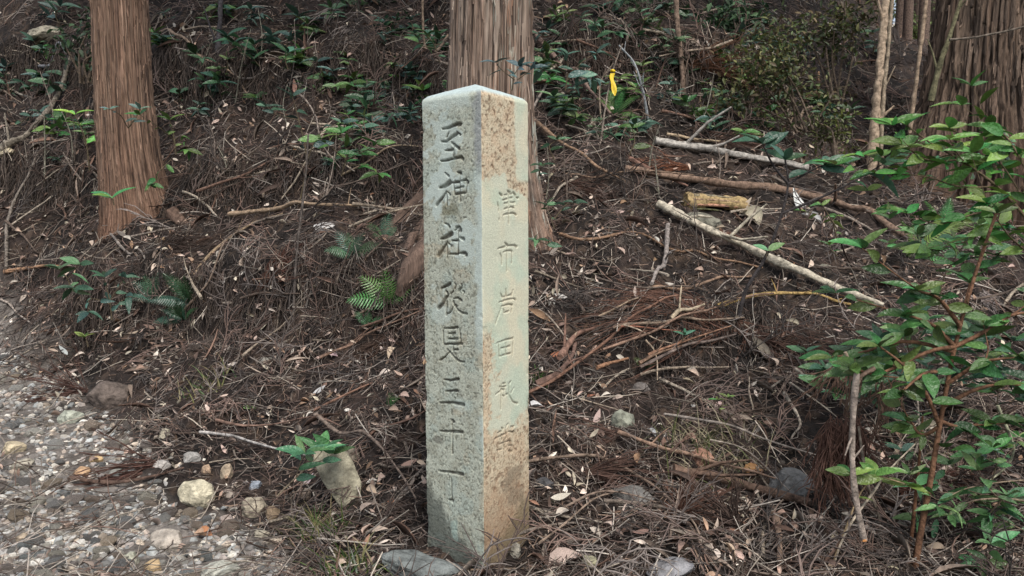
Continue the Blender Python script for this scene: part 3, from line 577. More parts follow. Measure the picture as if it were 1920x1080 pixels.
 ([(1060, 985), (1120, 955), (1180, 960), (1230, 975)], 5, 'thin arched twig below the flat dark stone', (.24, .18, .14), dict(over=.04, stubs=3)),
 ([(1120, 540), (1200, 560), (1290, 556), (1330, 566)], 5, 'thin dark twig below the thin brown branch', (.14, .11, .09), dict(over=.03, stubs=3)),
 ([(455, 690), (520, 640), (560, 600)], 5, 'thin pale root on the earth bank', (.27, .22, .17), dict(over=.04, stubs=2)),
 ([(340, 610), (400, 540), (452, 450)], 5, 'slim brown stick leaning on the bank below the left cedar', (.2, .15, .115), dict(over=.05, stubs=2)),
 ([(660, 620), (720, 590), (785, 545)], 5, 'thin brown stick near the post-side fern', (.22, .16, .12), dict(over=.05, stubs=2)),
]
for px, w, lab, c, kw in BR: branch(px, w, lab, c, **kw)
# hay-coloured rotten log with splintered end
def rotten_log():
    a = P(1285, 388); b = P(1396, 392); a.z += .03; b.z += .02; root = empty('rotten_log', a); tag(root, 'short split rotten log with bright yellow wood', 'log')
    c = catmull([a, a.lerp(b, .5) + Vector((0, 0, .01)), b], 16); r = 14 / F * a.y
    V, T = tube(c, [r * (1 + .1 * math.sin(i * 2)) for i in range(16)], 12, .2, 5); obj_of('wood', V, T, M_wood, a, (.30, .22, .11), root)
    for k in range(9):
        an = k / 9 * 6.28; o = Vector((0, math.cos(an) * r, math.sin(an) * r)); L = random.uniform(.5, 1.1)
        s = a.lerp(b, random.uniform(0, .1)) + o; e = a.lerp(b, L) + o * 1.04
        V, T = tube([s, s.lerp(e, .5) + Vector((0, 0, .004)), e], [.006, .008, .004], 5, .2, k); obj_of('splinter', V, T, M_wood, s, (.38 * random.uniform(.5, 1), .27 * random.uniform(.6, 1), .13), root)
rotten_log()
# upright dead stems and thin trunks
def upright(px, w, label, color, depths, name='dead_sapling', cat='sapling', **kw): return branch(px, w, label, color, name=name, cat=cat, depths=depths, **kw)
def base_y(x, y): return P(x, y).y
d1 = base_y(1630, 325)
upright([(1632, 330), (1645, 180), (1655, 60), (1672, -120)], 16, 'pale debarked dead sapling left of the massive cedar, thicker one', (.40, .31, .225), d1, taper=.75, stubs=2)
upright([(1650, 345), (1655, 200), (1668, 60), (1680, -100)], 10, 'thin pale stem right against the thicker debarked sapling', (.33, .27, .20), d1 + .05, taper=.6, stubs=1)
upright([(1705, 250), (1722, 120), (1735, 10), (1745, -90)], 8, 'thin pale stem in front of the massive cedar bark', (.32, .24, .17), 5.0, taper=.8, stubs=1)
upright([(1745, 190), (1765, 110), (1780, 70), (1802, 0), (1815, -60)], 10, 'mossy green stem leaning on the massive cedar', (.14, .13, .075), 4.9, taper=.6, stubs=2)
upright([(1780, 75), (1840, 68), (1920, 50), (1990, 30)], 5, 'thin horizontal twig crossing the massive cedar trunk', (.12, .10, .08), 4.8, taper=.6, stubs=2)
upright([(1283, 178), (1276, 100), (1268, 20), (1270, -90)], 10, 'thin brown trunk standing in the dark upper middle', (.20, .145, .11), base_y(1283, 178), name='thin_tree', cat='tree', taper=.8, stubs=2)
upright([(868, 0), (845, 60), (800, 100), (790, -40)], 6, 'thin vine stem left of the middle cedar top', (.2, .15, .11), 6.4, taper=.7, stubs=1)
upright([(408, 100), (412, 40), (418, -60)], 9, 'dark thin trunk on the slope right of the left cedar', (.07, .065, .07), base_y(408, 100), name='thin_tree', cat='tree', taper=.9, stubs=1)
upright([(1215, 225), (1205, 170), (1190, 120), (1160, 85)], 6, 'blue-grey dead twig right of the yellow ribbon', (.27, .29, .30), base_y(1215, 228), taper=.5, stubs=5)
upright([(550, 592), (556, 480), (572, 340), (578, 250)], 6, 'dark slender stem standing on the left bank lip', (.10, .085, .075), P(550, 592).y, taper=.5, stubs=3)
upright([(1128, 240), (1125, 160), (1150, 118)], 4, 'thin curved stem left of the ribbon stick', (.25, .20, .155), base_y(1128, 242), taper=.6, stubs=1)
rr = random.Random(31)
for q in range(34):
    x = rr.choice((rr.uniform(300, 830), rr.uniform(1010, 1480), rr.uniform(0, 175), rr.uniform(1010, 1640))); y = rr.uniform(90, 400); h = rr.uniform(50, 150); ln = rr.uniform(-40, 40)
    side = 'left of the post' if x < 890 else 'right of the post'
    upright([(x, y), (x + ln * .4 + rr.uniform(-8, 8), y - h * .5), (x + ln, y - h)], rr.uniform(2.2, 4), 'thin bare twig standing up from the upper slope ' + side, rr.choice(((.16, .13, .11), (.24, .2, .17), (.11, .09, .075), (.2, .19, .15))), P(x, y).y, name='bare_twig', cat='twig', taper=.4, stubs=4, group='thin bare twigs on the upper slope ' + side)
# the ribbon: stick + tied plastic
def ribbon():
    dd = base_y(1124, 285); upright([(1124, 285), (1133, 215), (1147, 140), (1167, 82)], 4, 'pale thin stick with a yellow ribbon tied to it', (.27, .23, .19), dd, taper=.5, stubs=2)
    p0 = at(1149, 133, dd - .012); root = empty('ribbon', p0); tag(root, 'bright yellow plastic marker ribbon tied to a thin stick', 'ribbon')
    px = [(1149, 137), (1147, 146), (1150, 158), (1152, 170), (1153, 179)]; c = [at(x, y, dd - .02 - .004 * i) for i, (x, y) in enumerate(px)]; c = catmull(c, 14)
    V = []; T = []
    for i, p in enumerate(c):
        w = (4.4 + .8 * math.sin(i * .9)) / F * dd * (1 if i < 12 else .55); tw = math.sin(i * .5) * .5
        for k, s in enumerate((-1, -.35, .35, 1)): V.append((p.x + s * w * math.cos(tw), p.y + s * w * math.sin(tw) + (.006 if k % 2 else -.004), p.z + .002 * s))
    for i in range(13):
        for k in range(3): a = i * 4 + k; T += [(a, a + 1, a + 5), (a, a + 5, a + 4)]
    obj_of('tail', np.array(V), np.array(T), M_ribbon, p0, (.80, .58, .03), root)
    cc = [p0 + Vector((math.cos(a) * .010, math.sin(a) * .009, .004 * math.sin(2 * a))) for a in np.linspace(0, 6.28, 10)]
    obj_of('knot', *tube(cc, [.007] * 10, 6, .2, 3), M_ribbon, p0, (.80, .56, .01), root)
ribbon()
# ------------------------------------------------------------------ rocks
def ico(sub):
    import bmesh
    bm = bmesh.new(); bmesh.ops.create_icosphere(bm, subdivisions=sub, radius=1.0)
    V = np.array([v.co[:] for v in bm.verts]); T = np.array([[v.index for v in f.verts] for f in bm.faces]); bm.free(); return V, T
ICO = {k: ico(k) for k in (1, 2, 3, 4)}
def rock_verts(sub, seed, cuts=11, amt=.58, fine=.09):
    V, T = ICO[sub]; V = V.copy(); rg = np.random.default_rng(seed)
    for _ in range(cuts):
        n = rg.normal(size=3); n /= np.linalg.norm(n); d = rg.uniform(amt, .92); s = V @ n; m = s > d; V[m] -= np.outer(s[m] - d, n)
    if fine:
        for i in range(len(V)):
            q = Vector(V[i]); V[i] *= 1 + fine * mnoise.noise(q * 2.2 + Vector((seed, 0, 0))) + fine * .55 * mnoise.noise(q * 6 + Vector((0, seed, 0)))
    return V, T
def rock(px, py, w, h, color, label, name='stone', cat='stone', seed=0, rot=0, deep=.8, sink=.42, sub=4, group=None, cuts=13, amt=.58, parent=None):
    p = P(px, py + h * .35); sx = w / 2 / F * p.y; sz = h / 2 / F * p.y
    V, T = rock_verts(sub, seed, cuts, amt); V = V / np.abs(V).max(0); V = V * np.array([sx, sx * deep, sz])
    a = R(rot); ca_, sa_ = math.cos(a), math.sin(a); V = np.stack([V[:, 0] * ca_ - V[:, 2] * sa_, V[:, 1], V[:, 0] * sa_ + V[:, 2] * ca_], 1)
    tz = Matrix.Rotation(R(random.uniform(-20, 20)), 3, 'X'); V = V @ np.array(tz).T
    loc = Vector((p.x, p.y + sx * deep * .3, p.z + sz * (1 - sink) * .8))
    me = tri_mesh(name, V, T, None, False); o = link(name, me, M_rock); o.location = loc; o.color = (*color, 1); tag(o, label, cat, group)
    me.polygons.foreach_set('use_smooth', np.full(len(T), False)); return o
RK = [
 (203, 738, 88, 66, (.13, .105, .09), 'rounded dark brown boulder at the top of the gravel', dict(amt=.8, sub=4)),
 (365, 922, 70, 68, (.50, .46, .34), 'large pale yellow rounded stone on the gravel edge', dict(amt=.78, sub=4)),
 (315, 1013, 76, 52, (.38, .34, .29), 'grey wedge-shaped stone with an orange underside', dict(rot=-12, amt=.5)),
 (650, 857, 48, 56, (.22, .19, .15), 'grey-brown stone tucked behind the leaning slab', dict()),
 (475, 949, 52, 52, (.33, .29, .22), 'olive-tan rounded stone right of the yellow stone', dict(amt=.75)),
 (510, 962, 36, 34, (.24, .18, .12), 'brown stone touching the olive-tan stone', dict(rot=30)),
 (426, 974, 30, 32, (.42, .35, .31), 'small whitish pink stone between the yellow and olive stones', dict()),
 (478, 909, 27, 28, (.26, .29, .33), 'small blue-grey angular stone above the olive-tan stone', dict()),
 (424, 886, 27, 46, (.36, .29, .21), 'upright tan stone above the olive-tan stone', dict(rot=-12)),
 (388, 880, 22, 24, (.36, .26, .18), 'small orange-tan stone above the yellow stone', dict()),
 (22, 839, 46, 30, (.46, .39, .27), 'yellow-brown stone at the left edge of the gravel', dict()),
 (130, 780, 46, 34, (.38, .40, .33), 'pale green-grey stone below the dark boulder', dict()),
 (152, 883, 32, 22, (.42, .28, .17), 'flat orange stone in the gravel', dict()),
 (180, 860, 30, 18, (.50, .36, .20), 'small bright ochre stone in the gravel', dict()),
 (215, 887, 34, 22, (.31, .31, .27), 'flat grey stone beside the orange stone', dict()),
 (308, 812, 22, 22, (.42, .38, .29), 'small cream stone at the upper gravel edge', dict()),
 (410, 1068, 76, 40, (.42, .42, .36), 'pale flat stone at the bottom edge of the gravel', dict()),
 (245, 1048, 34, 36, (.42, .42, .33), 'pale greenish stone near the bottom left', dict()),
 (287, 1060, 38, 28, (.46, .34, .2), 'orange-cream stone under the grey wedge stone', dict()),
 (488, 1000, 34, 22, (.36, .33, .26), 'small greenish-tan stone below the olive-tan stone', dict()),
 (510, 1016, 40, 24, (.40, .34, .27), 'cream flat stone left of the grass tuft', dict()),
 (300, 870, 38, 28, (.42, .39, .36), 'pale pinkish-white stone in the middle of the gravel', dict()),
 (356, 858, 40, 26, (.30, .29, .27), 'grey angular stone at the gravel top right', dict()),
 (40, 1008, 30, 22, (.38, .31, .23), 'tan stone in the lower left gravel', dict()),
 (40, 870, 46, 24, (.38, .35, .28), 'large flat pale stone below the yellow-brown stone', dict()),
 (1185, 930, 88, 46, (.16, .155, .145), 'flat dark grey stone under the arched branch', dict(sub=4)),
 (1490, 906, 96, 68, (.15, .15, .145), 'dark grey boulder left of the hanging frond bundle', dict(sub=4, amt=.75)),
 (1262, 1068, 105, 46, (.24, .24, .25), 'grey angular rock at the bottom edge right of the post', dict(sub=4, amt=.5)),
 (1107, 1054, 32, 38, (.38, .36, .24), 'small yellow-green stone beside the large pink leaf', dict()),
 (1170, 787, 50, 46, (.24, .25, .20), 'pointed green-grey stone right of the post', dict(amt=.5)),
 (1326, 414, 84, 34, (.17, .165, .13), 'broad flat grey-green slab behind the pale diagonal branch', dict(sub=4, rot=-18, amt=.5)),
 (1551, 500, 28, 16, (.34, .32, .25), 'small squarish grey stone on the right slope', dict()),
 (1203, 726, 36, 24, (.14, .125, .115), 'small dark stone above the pointed green-grey stone', dict()),
 (1312, 855, 56, 44, (.30, .17, .12), 'reddish brown stone half hidden in the dry grass', dict()),
 (1204, 870, 24, 20, (.24, .22, .19), 'small round grey stone right of the slim brown branch', dict()),
 (84, 62, 66, 40, (.34, .31, .24), 'large pale stone embedded in the upper left bank', dict(sub=4)),
 (8, 284, 40, 22, (.40, .35, .25), 'yellowish stone at the left edge of the bank', dict()),
 (606, 424, 42, 15, (.50, .49, .47), 'white flat stone on the slope above the dark overhang', dict()),
 (495, 675, 32, 22, (.20, .19, .165), 'small grey stone set in the earth bank', dict()),
 (572, 925, 22, 26, (.24, .19, .15), 'small brown stone left of the leaning slab', dict()),
 (795, 1062, 180, 66, (.15, .165, .16), 'mottled blue-grey rock against the foot of the post', dict(sub=4, rot=-12, amt=.7, deep=.5, sink=.5)),
 (965, 1030, 24, 44, (.30, .28, .23), 'small upright stone right of the post foot', dict()),
 (1020, 905, 40, 28, (.075, .075, .078), 'blackish stone close to the right side of the post', dict()),
 (1770, 1000, 0.1, 0.1, (.2, .2, .2), None, {}),
]
for i, (x, y, w, h, c, lab, kw) in enumerate(RK):
    if lab: rock(x, y, w, h, c, lab, seed=100 + i, name='boulder' if w > 80 else 'stone', cat='boulder' if w > 80 else 'stone', **kw)
# leaning slab
def slab():
    pts = [(604, 822), (640, 830), (662, 866), (678, 905), (676, 932), (658, 962), (640, 955), (604, 902), (588, 868), (588, 840)]; d = P(640, 955).y
    V = []; n = len(pts)
    for k in (0, 1):
        for i, (x, y) in enumerate(pts): V.append(tuple(at(x, y, d + .0006 * (955 - y) + .016 * k)))
    c0 = at(632, 890, d + .02); c1 = at(632, 890, d + .045); V += [tuple(c0 - Vector((0, .004, 0))), tuple(c1)]; T = []
    for i in range(n):
        j = (i + 1) % n; T += [(i, j, 2 * n), (n + j, n + i, 2 * n + 1), (j, i, n + i), (j, n + i, n + j)]
    o = obj_of('stone_slab', np.array(V), np.array(T), M_rock, P(645, 955), (.29, .27, .20), smooth=False); tag(o, 'long pale yellow-green stone slab leaning behind the seedling leaves', 'stone slab')
    b = o.modifiers.new('bevel', 'BEVEL'); b.width = .006; b.segments = 2
slab()
# ------------------------------------------------------------------ scatter machinery (countless litter = stuff)
def rotmats(nrm, yaw, tiltx, tilty):
    n = len(yaw); z = nrm; a = np.cross(z, np.tile([0, 1, 0.01], (n, 1))); a /= np.linalg.norm(a, axis=1, keepdims=True); b = np.cross(z, a)
    Bm = np.stack([a, b, z], 2)
    cy_, sy_ = np.cos(yaw), np.sin(yaw); Rz = np.zeros((n, 3, 3)); Rz[:, 0, 0] = cy_; Rz[:, 0, 1] = -sy_; Rz[:, 1, 0] = sy_; Rz[:, 1, 1] = cy_; Rz[:, 2, 2] = 1
    cx_, sx_ = np.cos(tiltx), np.sin(tiltx); Rx = np.zeros((n, 3, 3)); Rx[:, 0, 0] = 1; Rx[:, 1, 1] = cx_; Rx[:, 1, 2] = -sx_; Rx[:, 2, 1] = sx_; Rx[:, 2, 2] = cx_
    c2_, s2_ = np.cos(tilty), np.sin(tilty); Ry = np.zeros((n, 3, 3)); Ry[:, 1, 1] = 1; Ry[:, 0, 0] = c2_; Ry[:, 0, 2] = s2_; Ry[:, 2, 0] = -s2_; Ry[:, 2, 2] = c2_
    return Bm @ Rz @ Rx @ Ry
SEGS = []
for _px, _w, _lab, _c, _k in BR:
    for (xa, ya), (xb, yb) in zip(_px[:-1], _px[1:]): SEGS.append((xa, ya, xb, yb, _w * .5 + 5))
for x, y, w, h, c, lab, kw in RK:
    if w > 26: SEGS.append((x - w * .25, y, x + w * .25, y, h * .5 + 2))
SEGS += [(1540, 820, 1560, 950, 40), (800, 1000, 975, 1010, 50), (850, 1040, 960, 1050, 50), (612, 840, 655, 940, 28), (1285, 378, 1396, 378, 18)]
def clear_of(px, py):
    m = np.ones(len(px), bool)
    for xa, ya, xb, yb, r in SEGS:
        dx, dy = xb - xa, yb - ya; t = np.clip(((px - xa) * dx + (py - ya) * dy) / (dx * dx + dy * dy + 1e-6), 0, 1); m &= np.hypot(px - xa - t * dx, py - ya - t * dy) > r
    return m
def scatter_points(n, ybias=0.0, region=None, seed=0, x0=-420, x1=2340, y0=-60, y1=1330, clear=True):
    rg = np.random.default_rng(seed); px = rg.uniform(x0, x1, n); py = rg.uniform(y0, y1, n)
    if region is not None: m = region(px, py); px, py = px[m], py[m]
    if clear: m = clear_of(px, py); px, py = px[m], py[m]
    X, Y, Z = hits(px, py); ok = ~np.isnan(Y)
    if ybias: ok &= rg.uniform(size=len(Y)) < np.clip((3.4 / np.maximum(Y, .1)) ** ybias, 0, 1)
    X, Y, px, py = X[ok], Y[ok], px[ok], py[ok]; X = X + rg.normal(size=len(X)) * .006 * Y; return X, Y, gz(X, Y), px, py
def outside_post(X, Y):
    dx = X - ctr.x; dy = Y - ctr.y; u = dx * dl.x + dy * dl.y; v = dx * dr.x + dy * dr.y; return (np.abs(u) > SZ / 2 + .005) | (np.abs(v) > SZ / 2 + .005)
def scatter(name, templates, pts, scale, tilt, lift, colors, mat, seed, label=None, parent=None, sx=None, smooth=True):
    X, Y, Z = pts; m = outside_post(X, Y); X, Y, Z = X[m], Y[m], Z[m]; n = len(X); rg = np.random.default_rng(seed)
    sc = rg.uniform(scale[0], scale[1], n) * (rg.uniform(.6, 1, n) ** .5) * np.clip(Y / 3.2, 1, 2.4) ** .75; Rm = rotmats(gn(X, Y), rg.uniform(0, 6.28, n), rg.normal(size=n) * tilt, rg.normal(size=n) * tilt)
    ti = rg.integers(0, len(templates), n); ci = rg.integers(0, len(colors), n); colors = np.array(colors); Vs = []; Ts = []; Cs = []; o = 0
    for k, (tv, tt) in enumerate(templates):
        s = np.where(ti == k)[0]
        if not len(s): continue
        vv = np.einsum('nij,vj->nvi', Rm[s], tv) * sc[s][:, None, None]; vv += np.stack([X[s], Y[s], Z[s] + rg.uniform(lift[0], lift[1], len(s))], 1)[:, None, :]
        Ts.append((tt[None] + (np.arange(len(s)) * len(tv))[:, None, None] + o).reshape(-1, 3)); Vs.append(vv.reshape(-1, 3)); o += len(s) * len(tv)
        c = (colors[ci[s]] * .8 + colors[ci[s]].mean(1, keepdims=True) * .2) * 1.1 * rg.uniform(.45, 1.6, (len(s), 1)) * (.75 + .5 * fbm(X[s] * 3, Y[s] * 3, 500, 3))[:, None]; Cs.append(np.repeat(c, len(tv), 0))
    me = tri_mesh(name, np.concatenate(Vs), np.concatenate(Ts), np.clip(np.concatenate(Cs), 0, .9), smooth); ob = link(name, me, mat)
    tag(ob, label, None, None, 'stuff'); return ob
def tube_np(pts, radii, sides=3):
    return tube([Vector(p) for p in pts], radii, sides, 0, 0, cap=False)
def frond_tpl(seed, L=.2, nb=16, side=.07, r=.0016, flat=.3):
    rg = random.Random(seed); parts = []; pts = []; p = Vector((0, 0, 0)); bend = rg.uniform(-.6, .6)
    for i in range(6): t = i / 5; pts.append(Vector((math.sin(bend * t) * L * t, L * t, .03 * L * math.sin(t * 3) - flat * L * t * t * .2)))
    parts.append(tube_np(pts, [r * 1.5 * (1 - .6 * i / 5) for i in range(6)]))
    for k in range(nb):
        t = .12 + .85 * k / nb; b = Vector(pts[min(4, int(t * 5))]).lerp(pts[min(5, int(t * 5) + 1)], t * 5 - int(t * 5)); s = 1 if k % 2 else -1
        l = side * (1 - .5 * t) * rg.uniform(.6, 1.2); a = rg.uniform(.4, .8); d = Vector((s * math.sin(a), math.cos(a), rg.uniform(-.35, .35)))
        q = [b]; 
        for j in range(3): d = (d + Vector((-s * .22, .28, rg.uniform(-.15, .1)))).normalized(); q.append(q[-1] + d * l / 3)
        parts.append(tube_np(q, [r, r * 1.15, r, r * .4]))
    return join(parts)
def twig_tpl(seed, L=.2, r=.002, fork=True):
    rg = random.Random(seed); p = Vector((0, 0, 0)); d = Vector((1, 0, 0)); q = [p]
    for i in range(4): d = (d + Vector((0, rg.uniform(-.3, .3), rg.uniform(-.2, .2)))).normalized(); q.append(q[-1] + d * L / 4)
    parts = [tube_np([v - q[2] for v in q], [r, r, r * .9, r * .8, r * .5])]
    if fork:
        b = q[2] - q[2]; e = Vector((.4, rg.choice((-1, 1)) * .4, rg.uniform(0, .3))) * L * .6; parts.append(tube_np([b, b + e * .5, b + e + Vector((.01, 0, 0))], [r * .7, r * .6, r * .3]))
    return join(parts)
def leaf_tpl(L=1, W=.4, fold=.12, curl=.15, n=5, twist=0, curlside=0):
    V = []; T = []
    for i in range(n + 1):
        t = i / n; w = W / 2 * math.sin(math.pi * min(1, max(.0, t * .96 + .03)) ** .85) ** .9 if 0 < i < n else 0.012; z = -curl * t * t; tw = twist * t
        for s in (-1, 0, 1): V.append((s * w * math.cos(tw), t * L, z + abs(s) * (fold * w * 2) + s * w * math.sin(tw) + curlside * (s * s) * w))
    for i in range(n):
        for s in (0, 1): a = i * 3 + s; T += [(a, a + 1, a + 4), (a, a + 4, a + 3)]
    return np.array(V), np.array(T)
DL = [leaf_tpl(1, .42, .3, .35, 5, .3, .2), leaf_tpl(1, .36, -.2, -.3, 5, -.4, .3), leaf_tpl(1, .5, .5, .2, 5, .6, .5), leaf_tpl(1, .3, .7, -.4, 5, .8, .2), leaf_tpl(1, .45, .1, .5, 5, 0, -.5), leaf_tpl(1, .28, .9, .1, 5, 1.2, .3)]
DCOL = [(.40, .31, .24), (.45, .35, .29), (.30, .19, .12), (.22, .14, .10), (.36, .25, .19), (.50, .45, .38), (.28, .2, .16), (.16, .10, .075), (.38, .33, .24)]
FRCOL = [(.12, .062, .044), (.16, .082, .058), (.09, .05, .038), (.075, .05, .04), (.13, .09, .07)]
GRC = [(.17, .14, .115), (.25, .21, .175), (.12, .09, .072), (.32, .27, .21), (.16, .10, .075), (.10, .075, .06)]
offpath = lambda px, py: ~((px < 640) & (py > 1080 - (640 - px) * .68 - 10))
def pth(px, py, slack=0): return (py > 640 + slack + np.clip(px, -400, 2000) * .62 + np.clip(px - 480, 0, 400) * 1.2)
np_ = lambda px, py: ~pth(px, py, 30)
# fallen cedar fronds
def curl_tpl(seed, L=.2, nb=11, side=.09, r=.0017):
    """a limp, curled dead frond: stem and stringy shoots that sag to one side"""
    rg = random.Random(seed); parts = []; d = Vector((0, 1, .1)); q = [Vector((0, 0, 0))]; w = rg.uniform(-.5, .5)
    for i in range(5): d = (d + Vector((w, 0, rg.uniform(-.3, .15)))).normalized(); q.append(q[-1] + d * L / 5)
    parts.append(tube_np(q, [r * 1.5, r * 1.4, r * 1.2, r, r * .8, r * .4]))
    for k in range(nb):
        t = (k + .5) / nb * 4.6; b = q[int(t)].lerp(q[int(t) + 1], t - int(t)); a = rg.gauss(0, .55); e = Vector((math.sin(a), math.cos(a), rg.uniform(-.5, .3))); l = side * rg.uniform(.6, 1.3); z = [b]; cw = rg.uniform(-.7, .7)
        for j in range(3): e = (e + Vector((cw * .6, 0, rg.uniform(-.45, .15)))).normalized(); z.append(z[-1] + e * l / 3)
        parts.append(tube_np(z, [r, r * 1.2, r, r * .4]))
    return join(parts)
FRCOL = [(.125, .088, .072), (.15, .098, .078), (.085, .068, .060), (.066, .056, .051), (.15, .125, .11), (.105, .074, .062)]
X, Y, Z, _, _ = scatter_points(4600, region=np_, seed=1, ybias=-.8)
scatter('dead_cedar_fronds', [curl_tpl(s, .2, 11, .09) for s in range(7)], (X, Y, Z), (.6, 1.4), .45, (.0, .03), FRCOL, M_litter, 2, 'layer of fallen red-brown cedar fronds')
needle = [tube_np([(-.5, 0, 0), (-.15, .06, .05), (.2, .02, -.03), (.5, -.09, 0)], [.022, .03, .028, .012]), tube_np([(-.5, .1, 0), (0, -.05, .06), (.5, .08, 0)], [.02, .03, .012]), tube_np([(-.4, -.2, 0), (0, .12, .1), (.4, -.12, 0)], [.02, .028, .012])]
X, Y, Z, _, _ = scatter_points(46000, seed=3, region=lambda a, b: ~pth(a, b, 60), clear=False)
scatter('fallen_needles', needle, (X, Y, Z), (.03, .09), .4, (.0, .022), FRCOL + GRC[:3] + [(.05, .038, .03), (.24, .16, .11)], M_litter, 4, 'carpet of fallen needles and shreds')
X, Y, Z, _, _ = scatter_points(9500, seed=5)
scatter('scattered_twigs', [twig_tpl(s, .2, .0021, s % 2 == 0) for s in range(8)], (X, Y, Z), (.4, 1.4), .3, (.0, .04), GRC + [(.34, .30, .25)], M_litter, 6, 'countless thin dry twigs on the slope')
def patchy(px, py): return (fbm(px / 90., py / 60., 300, 3) + RNG.uniform(-.16, .16, len(px))) > .47
X, Y, Z, _, _ = scatter_points(23000, seed=7, region=lambda a, b: patchy(a, b) & ~pth(a, b, 40) | pth(a, b, 60) & (RNG.uniform(size=len(a)) < .12))
scatter('leaf_litter', DL, (X, Y, Z), (.013, .05), .6, (.0, .03), DCOL + [(.48, .40, .33), (.20, .13, .10), (.14, .09, .07)], M_litter, 8, 'countless small dead leaves among the litter')
X, Y, Z, _, _ = scatter_points(2600, seed=27, region=np_)
scatter('bark_shreds', [leaf_tpl(1, .10, 1.2, .3, 4, .5, .3), leaf_tpl(1, .07, .8, -.4, 4, -1, .2), leaf_tpl(1, .16, .6, .2, 4, .8, .6), leaf_tpl(1, .05, .4, .6, 4, 1.5)], (X, Y, Z), (.05, .17), .35, (.0, .03), [(.14, .085, .062), (.20, .15, .115), (.09, .062, .05), (.26, .21, .165), (.17, .10, .07)], M_litter, 28, 'strips and flakes of fallen bark')
# root hairs hanging over the little earth ledges
hr = [tube_np([(0, 0, 0), (.06, .02, -.3), (-.05, 0, -.65), (.03, -.03, -1)], [.014, .012, .010, .004]), tube_np([(0, 0, 0), (-.12, -.04, -.3), (-.03, 0, -.6), (-.2, 0, -.95)], [.015, .012, .009, .004]), tube_np([(0, 0, 0), (.15, -.08, -.25), (.22, 0, -.6), (.1, 0, -.9)], [.013, .012, .010, .004])]
hx = []; hy = []
for p_, a_ in LED_W[:7] + LED_W[8:9]:
    L_n = int(620 * np.hypot(*(p_[-1] - p_[0])) / 2); t_ = RNG.uniform(size=L_n); x_ = p_[0, 0] + (p_[-1, 0] - p_[0, 0]) * t_; y_ = np.interp(x_, p_[:, 0], p_[:, 1]) + (fbm(x_ * 4, x_ * 0, 77, 3) - .5) * .25; hx.append(x_); hy.append(y_ + RNG.normal(size=L_n) * .04 + .02)
hx = np.concatenate(hx); hy = np.concatenate(hy); n = len(hx); sc = RNG.uniform(.08, .26, n) * np.clip(hy / 4, 1, 1.6); ti = RNG.integers(0, 3, n); yw = RNG.uniform(0, 6.28, n); Vs = []; Ts = []; Cs = []; o_ = 0
for k, (tv, tt) in enumerate(hr):
    q_ = np.where(ti == k)[0]; c_, s_ = np.cos(yw[q_]), np.sin(yw[q_]); vx = tv[None, :, 0] * c_[:, None] - tv[None, :, 1] * s_[:, None]; vy = tv[None, :, 0] * s_[:, None] + tv[None, :, 1] * c_[:, None] + tv[None, :, 2] * .35
    vv = np.stack([vx, vy, np.repeat(tv[None, :, 2], len(q_), 0)], -1) * sc[q_][:, None, None] + np.stack([hx[q_], hy[q_] - .01, gz(hx[q_], hy[q_]) + .02], 1)[:, None, :]
    Ts.append((tt[None] + (np.arange(len(q_)) * len(tv))[:, None, None] + o_).reshape(-1, 3)); Vs.append(vv.reshape(-1, 3)); o_ += len(q_) * len(tv); Cs.append(np.repeat(np.array([(.07, .056, .048), (.11, .088, .074), (.045, .038, .034)])[RNG.integers(0, 3, len(q_))], len(tv), 0))
tag(link('hanging_roots', tri_mesh('hanging_roots', np.concatenate(Vs), np.concatenate(Ts), np.concatenate(Cs)), M_litter), 'curtains of fine roots hanging over the earth ledges', None, None, 'stuff')
offp = 1
chip_t = [(rock_verts(1, s, 8, .4, .08)[0] * np.array([1, .6, .35]), ICO[1][1]) for s in range(5)]
X, Y, Z, _, _ = scatter_points(4500, seed=9, region=np_)
scatter('soil_crumbs', chip_t, (X, Y, Z), (.006, .022), .6, (-.002, .012), [(.035, .025, .02), (.05, .036, .028), (.09, .065, .05), (.13, .11, .09)], M_litter, 10, 'loose dark soil crumbs and chips', smooth=False)
# gravel
GC = [(.31, .30, .28), (.40, .39, .36), (.25, .25, .24), (.46, .43, .36), (.38, .31, .25), (.50, .48, .42), (.33, .35, .34), (.44, .36, .27), (.20, .185, .17), (.29, .25, .22)]
grt = [(rock_verts(1, 30 + s, 7, .5, .1)[0] * np.array([1, .75, .5]), ICO[1][1]) for s in range(8)]
X, Y, Z, _, _ = scatter_points(24000, seed=11, region=lambda a, b: pth(a, b, 15 + 0 * a) , x1=820, y0=560)
scatter('gravel', grt, (X, Y, Z), (.006, .027), .5, (-.006, .005), [tuple(v * .78 for v in g) for g in GC], M_gravel, 12, 'loose mixed gravel of the forest path', smooth=False)
X, Y, Z, _, _ = scatter_points(1500, seed=13, region=lambda a, b: pth(a, b, -25) & ~pth(a, b, 160), x1=900, y0=560)
scatter('gravel_edge', grt, (X, Y, Z), (.006, .02), .5, (.0, .012), GC, M_gravel, 14, 'stray gravel at the path edge', smooth=False)
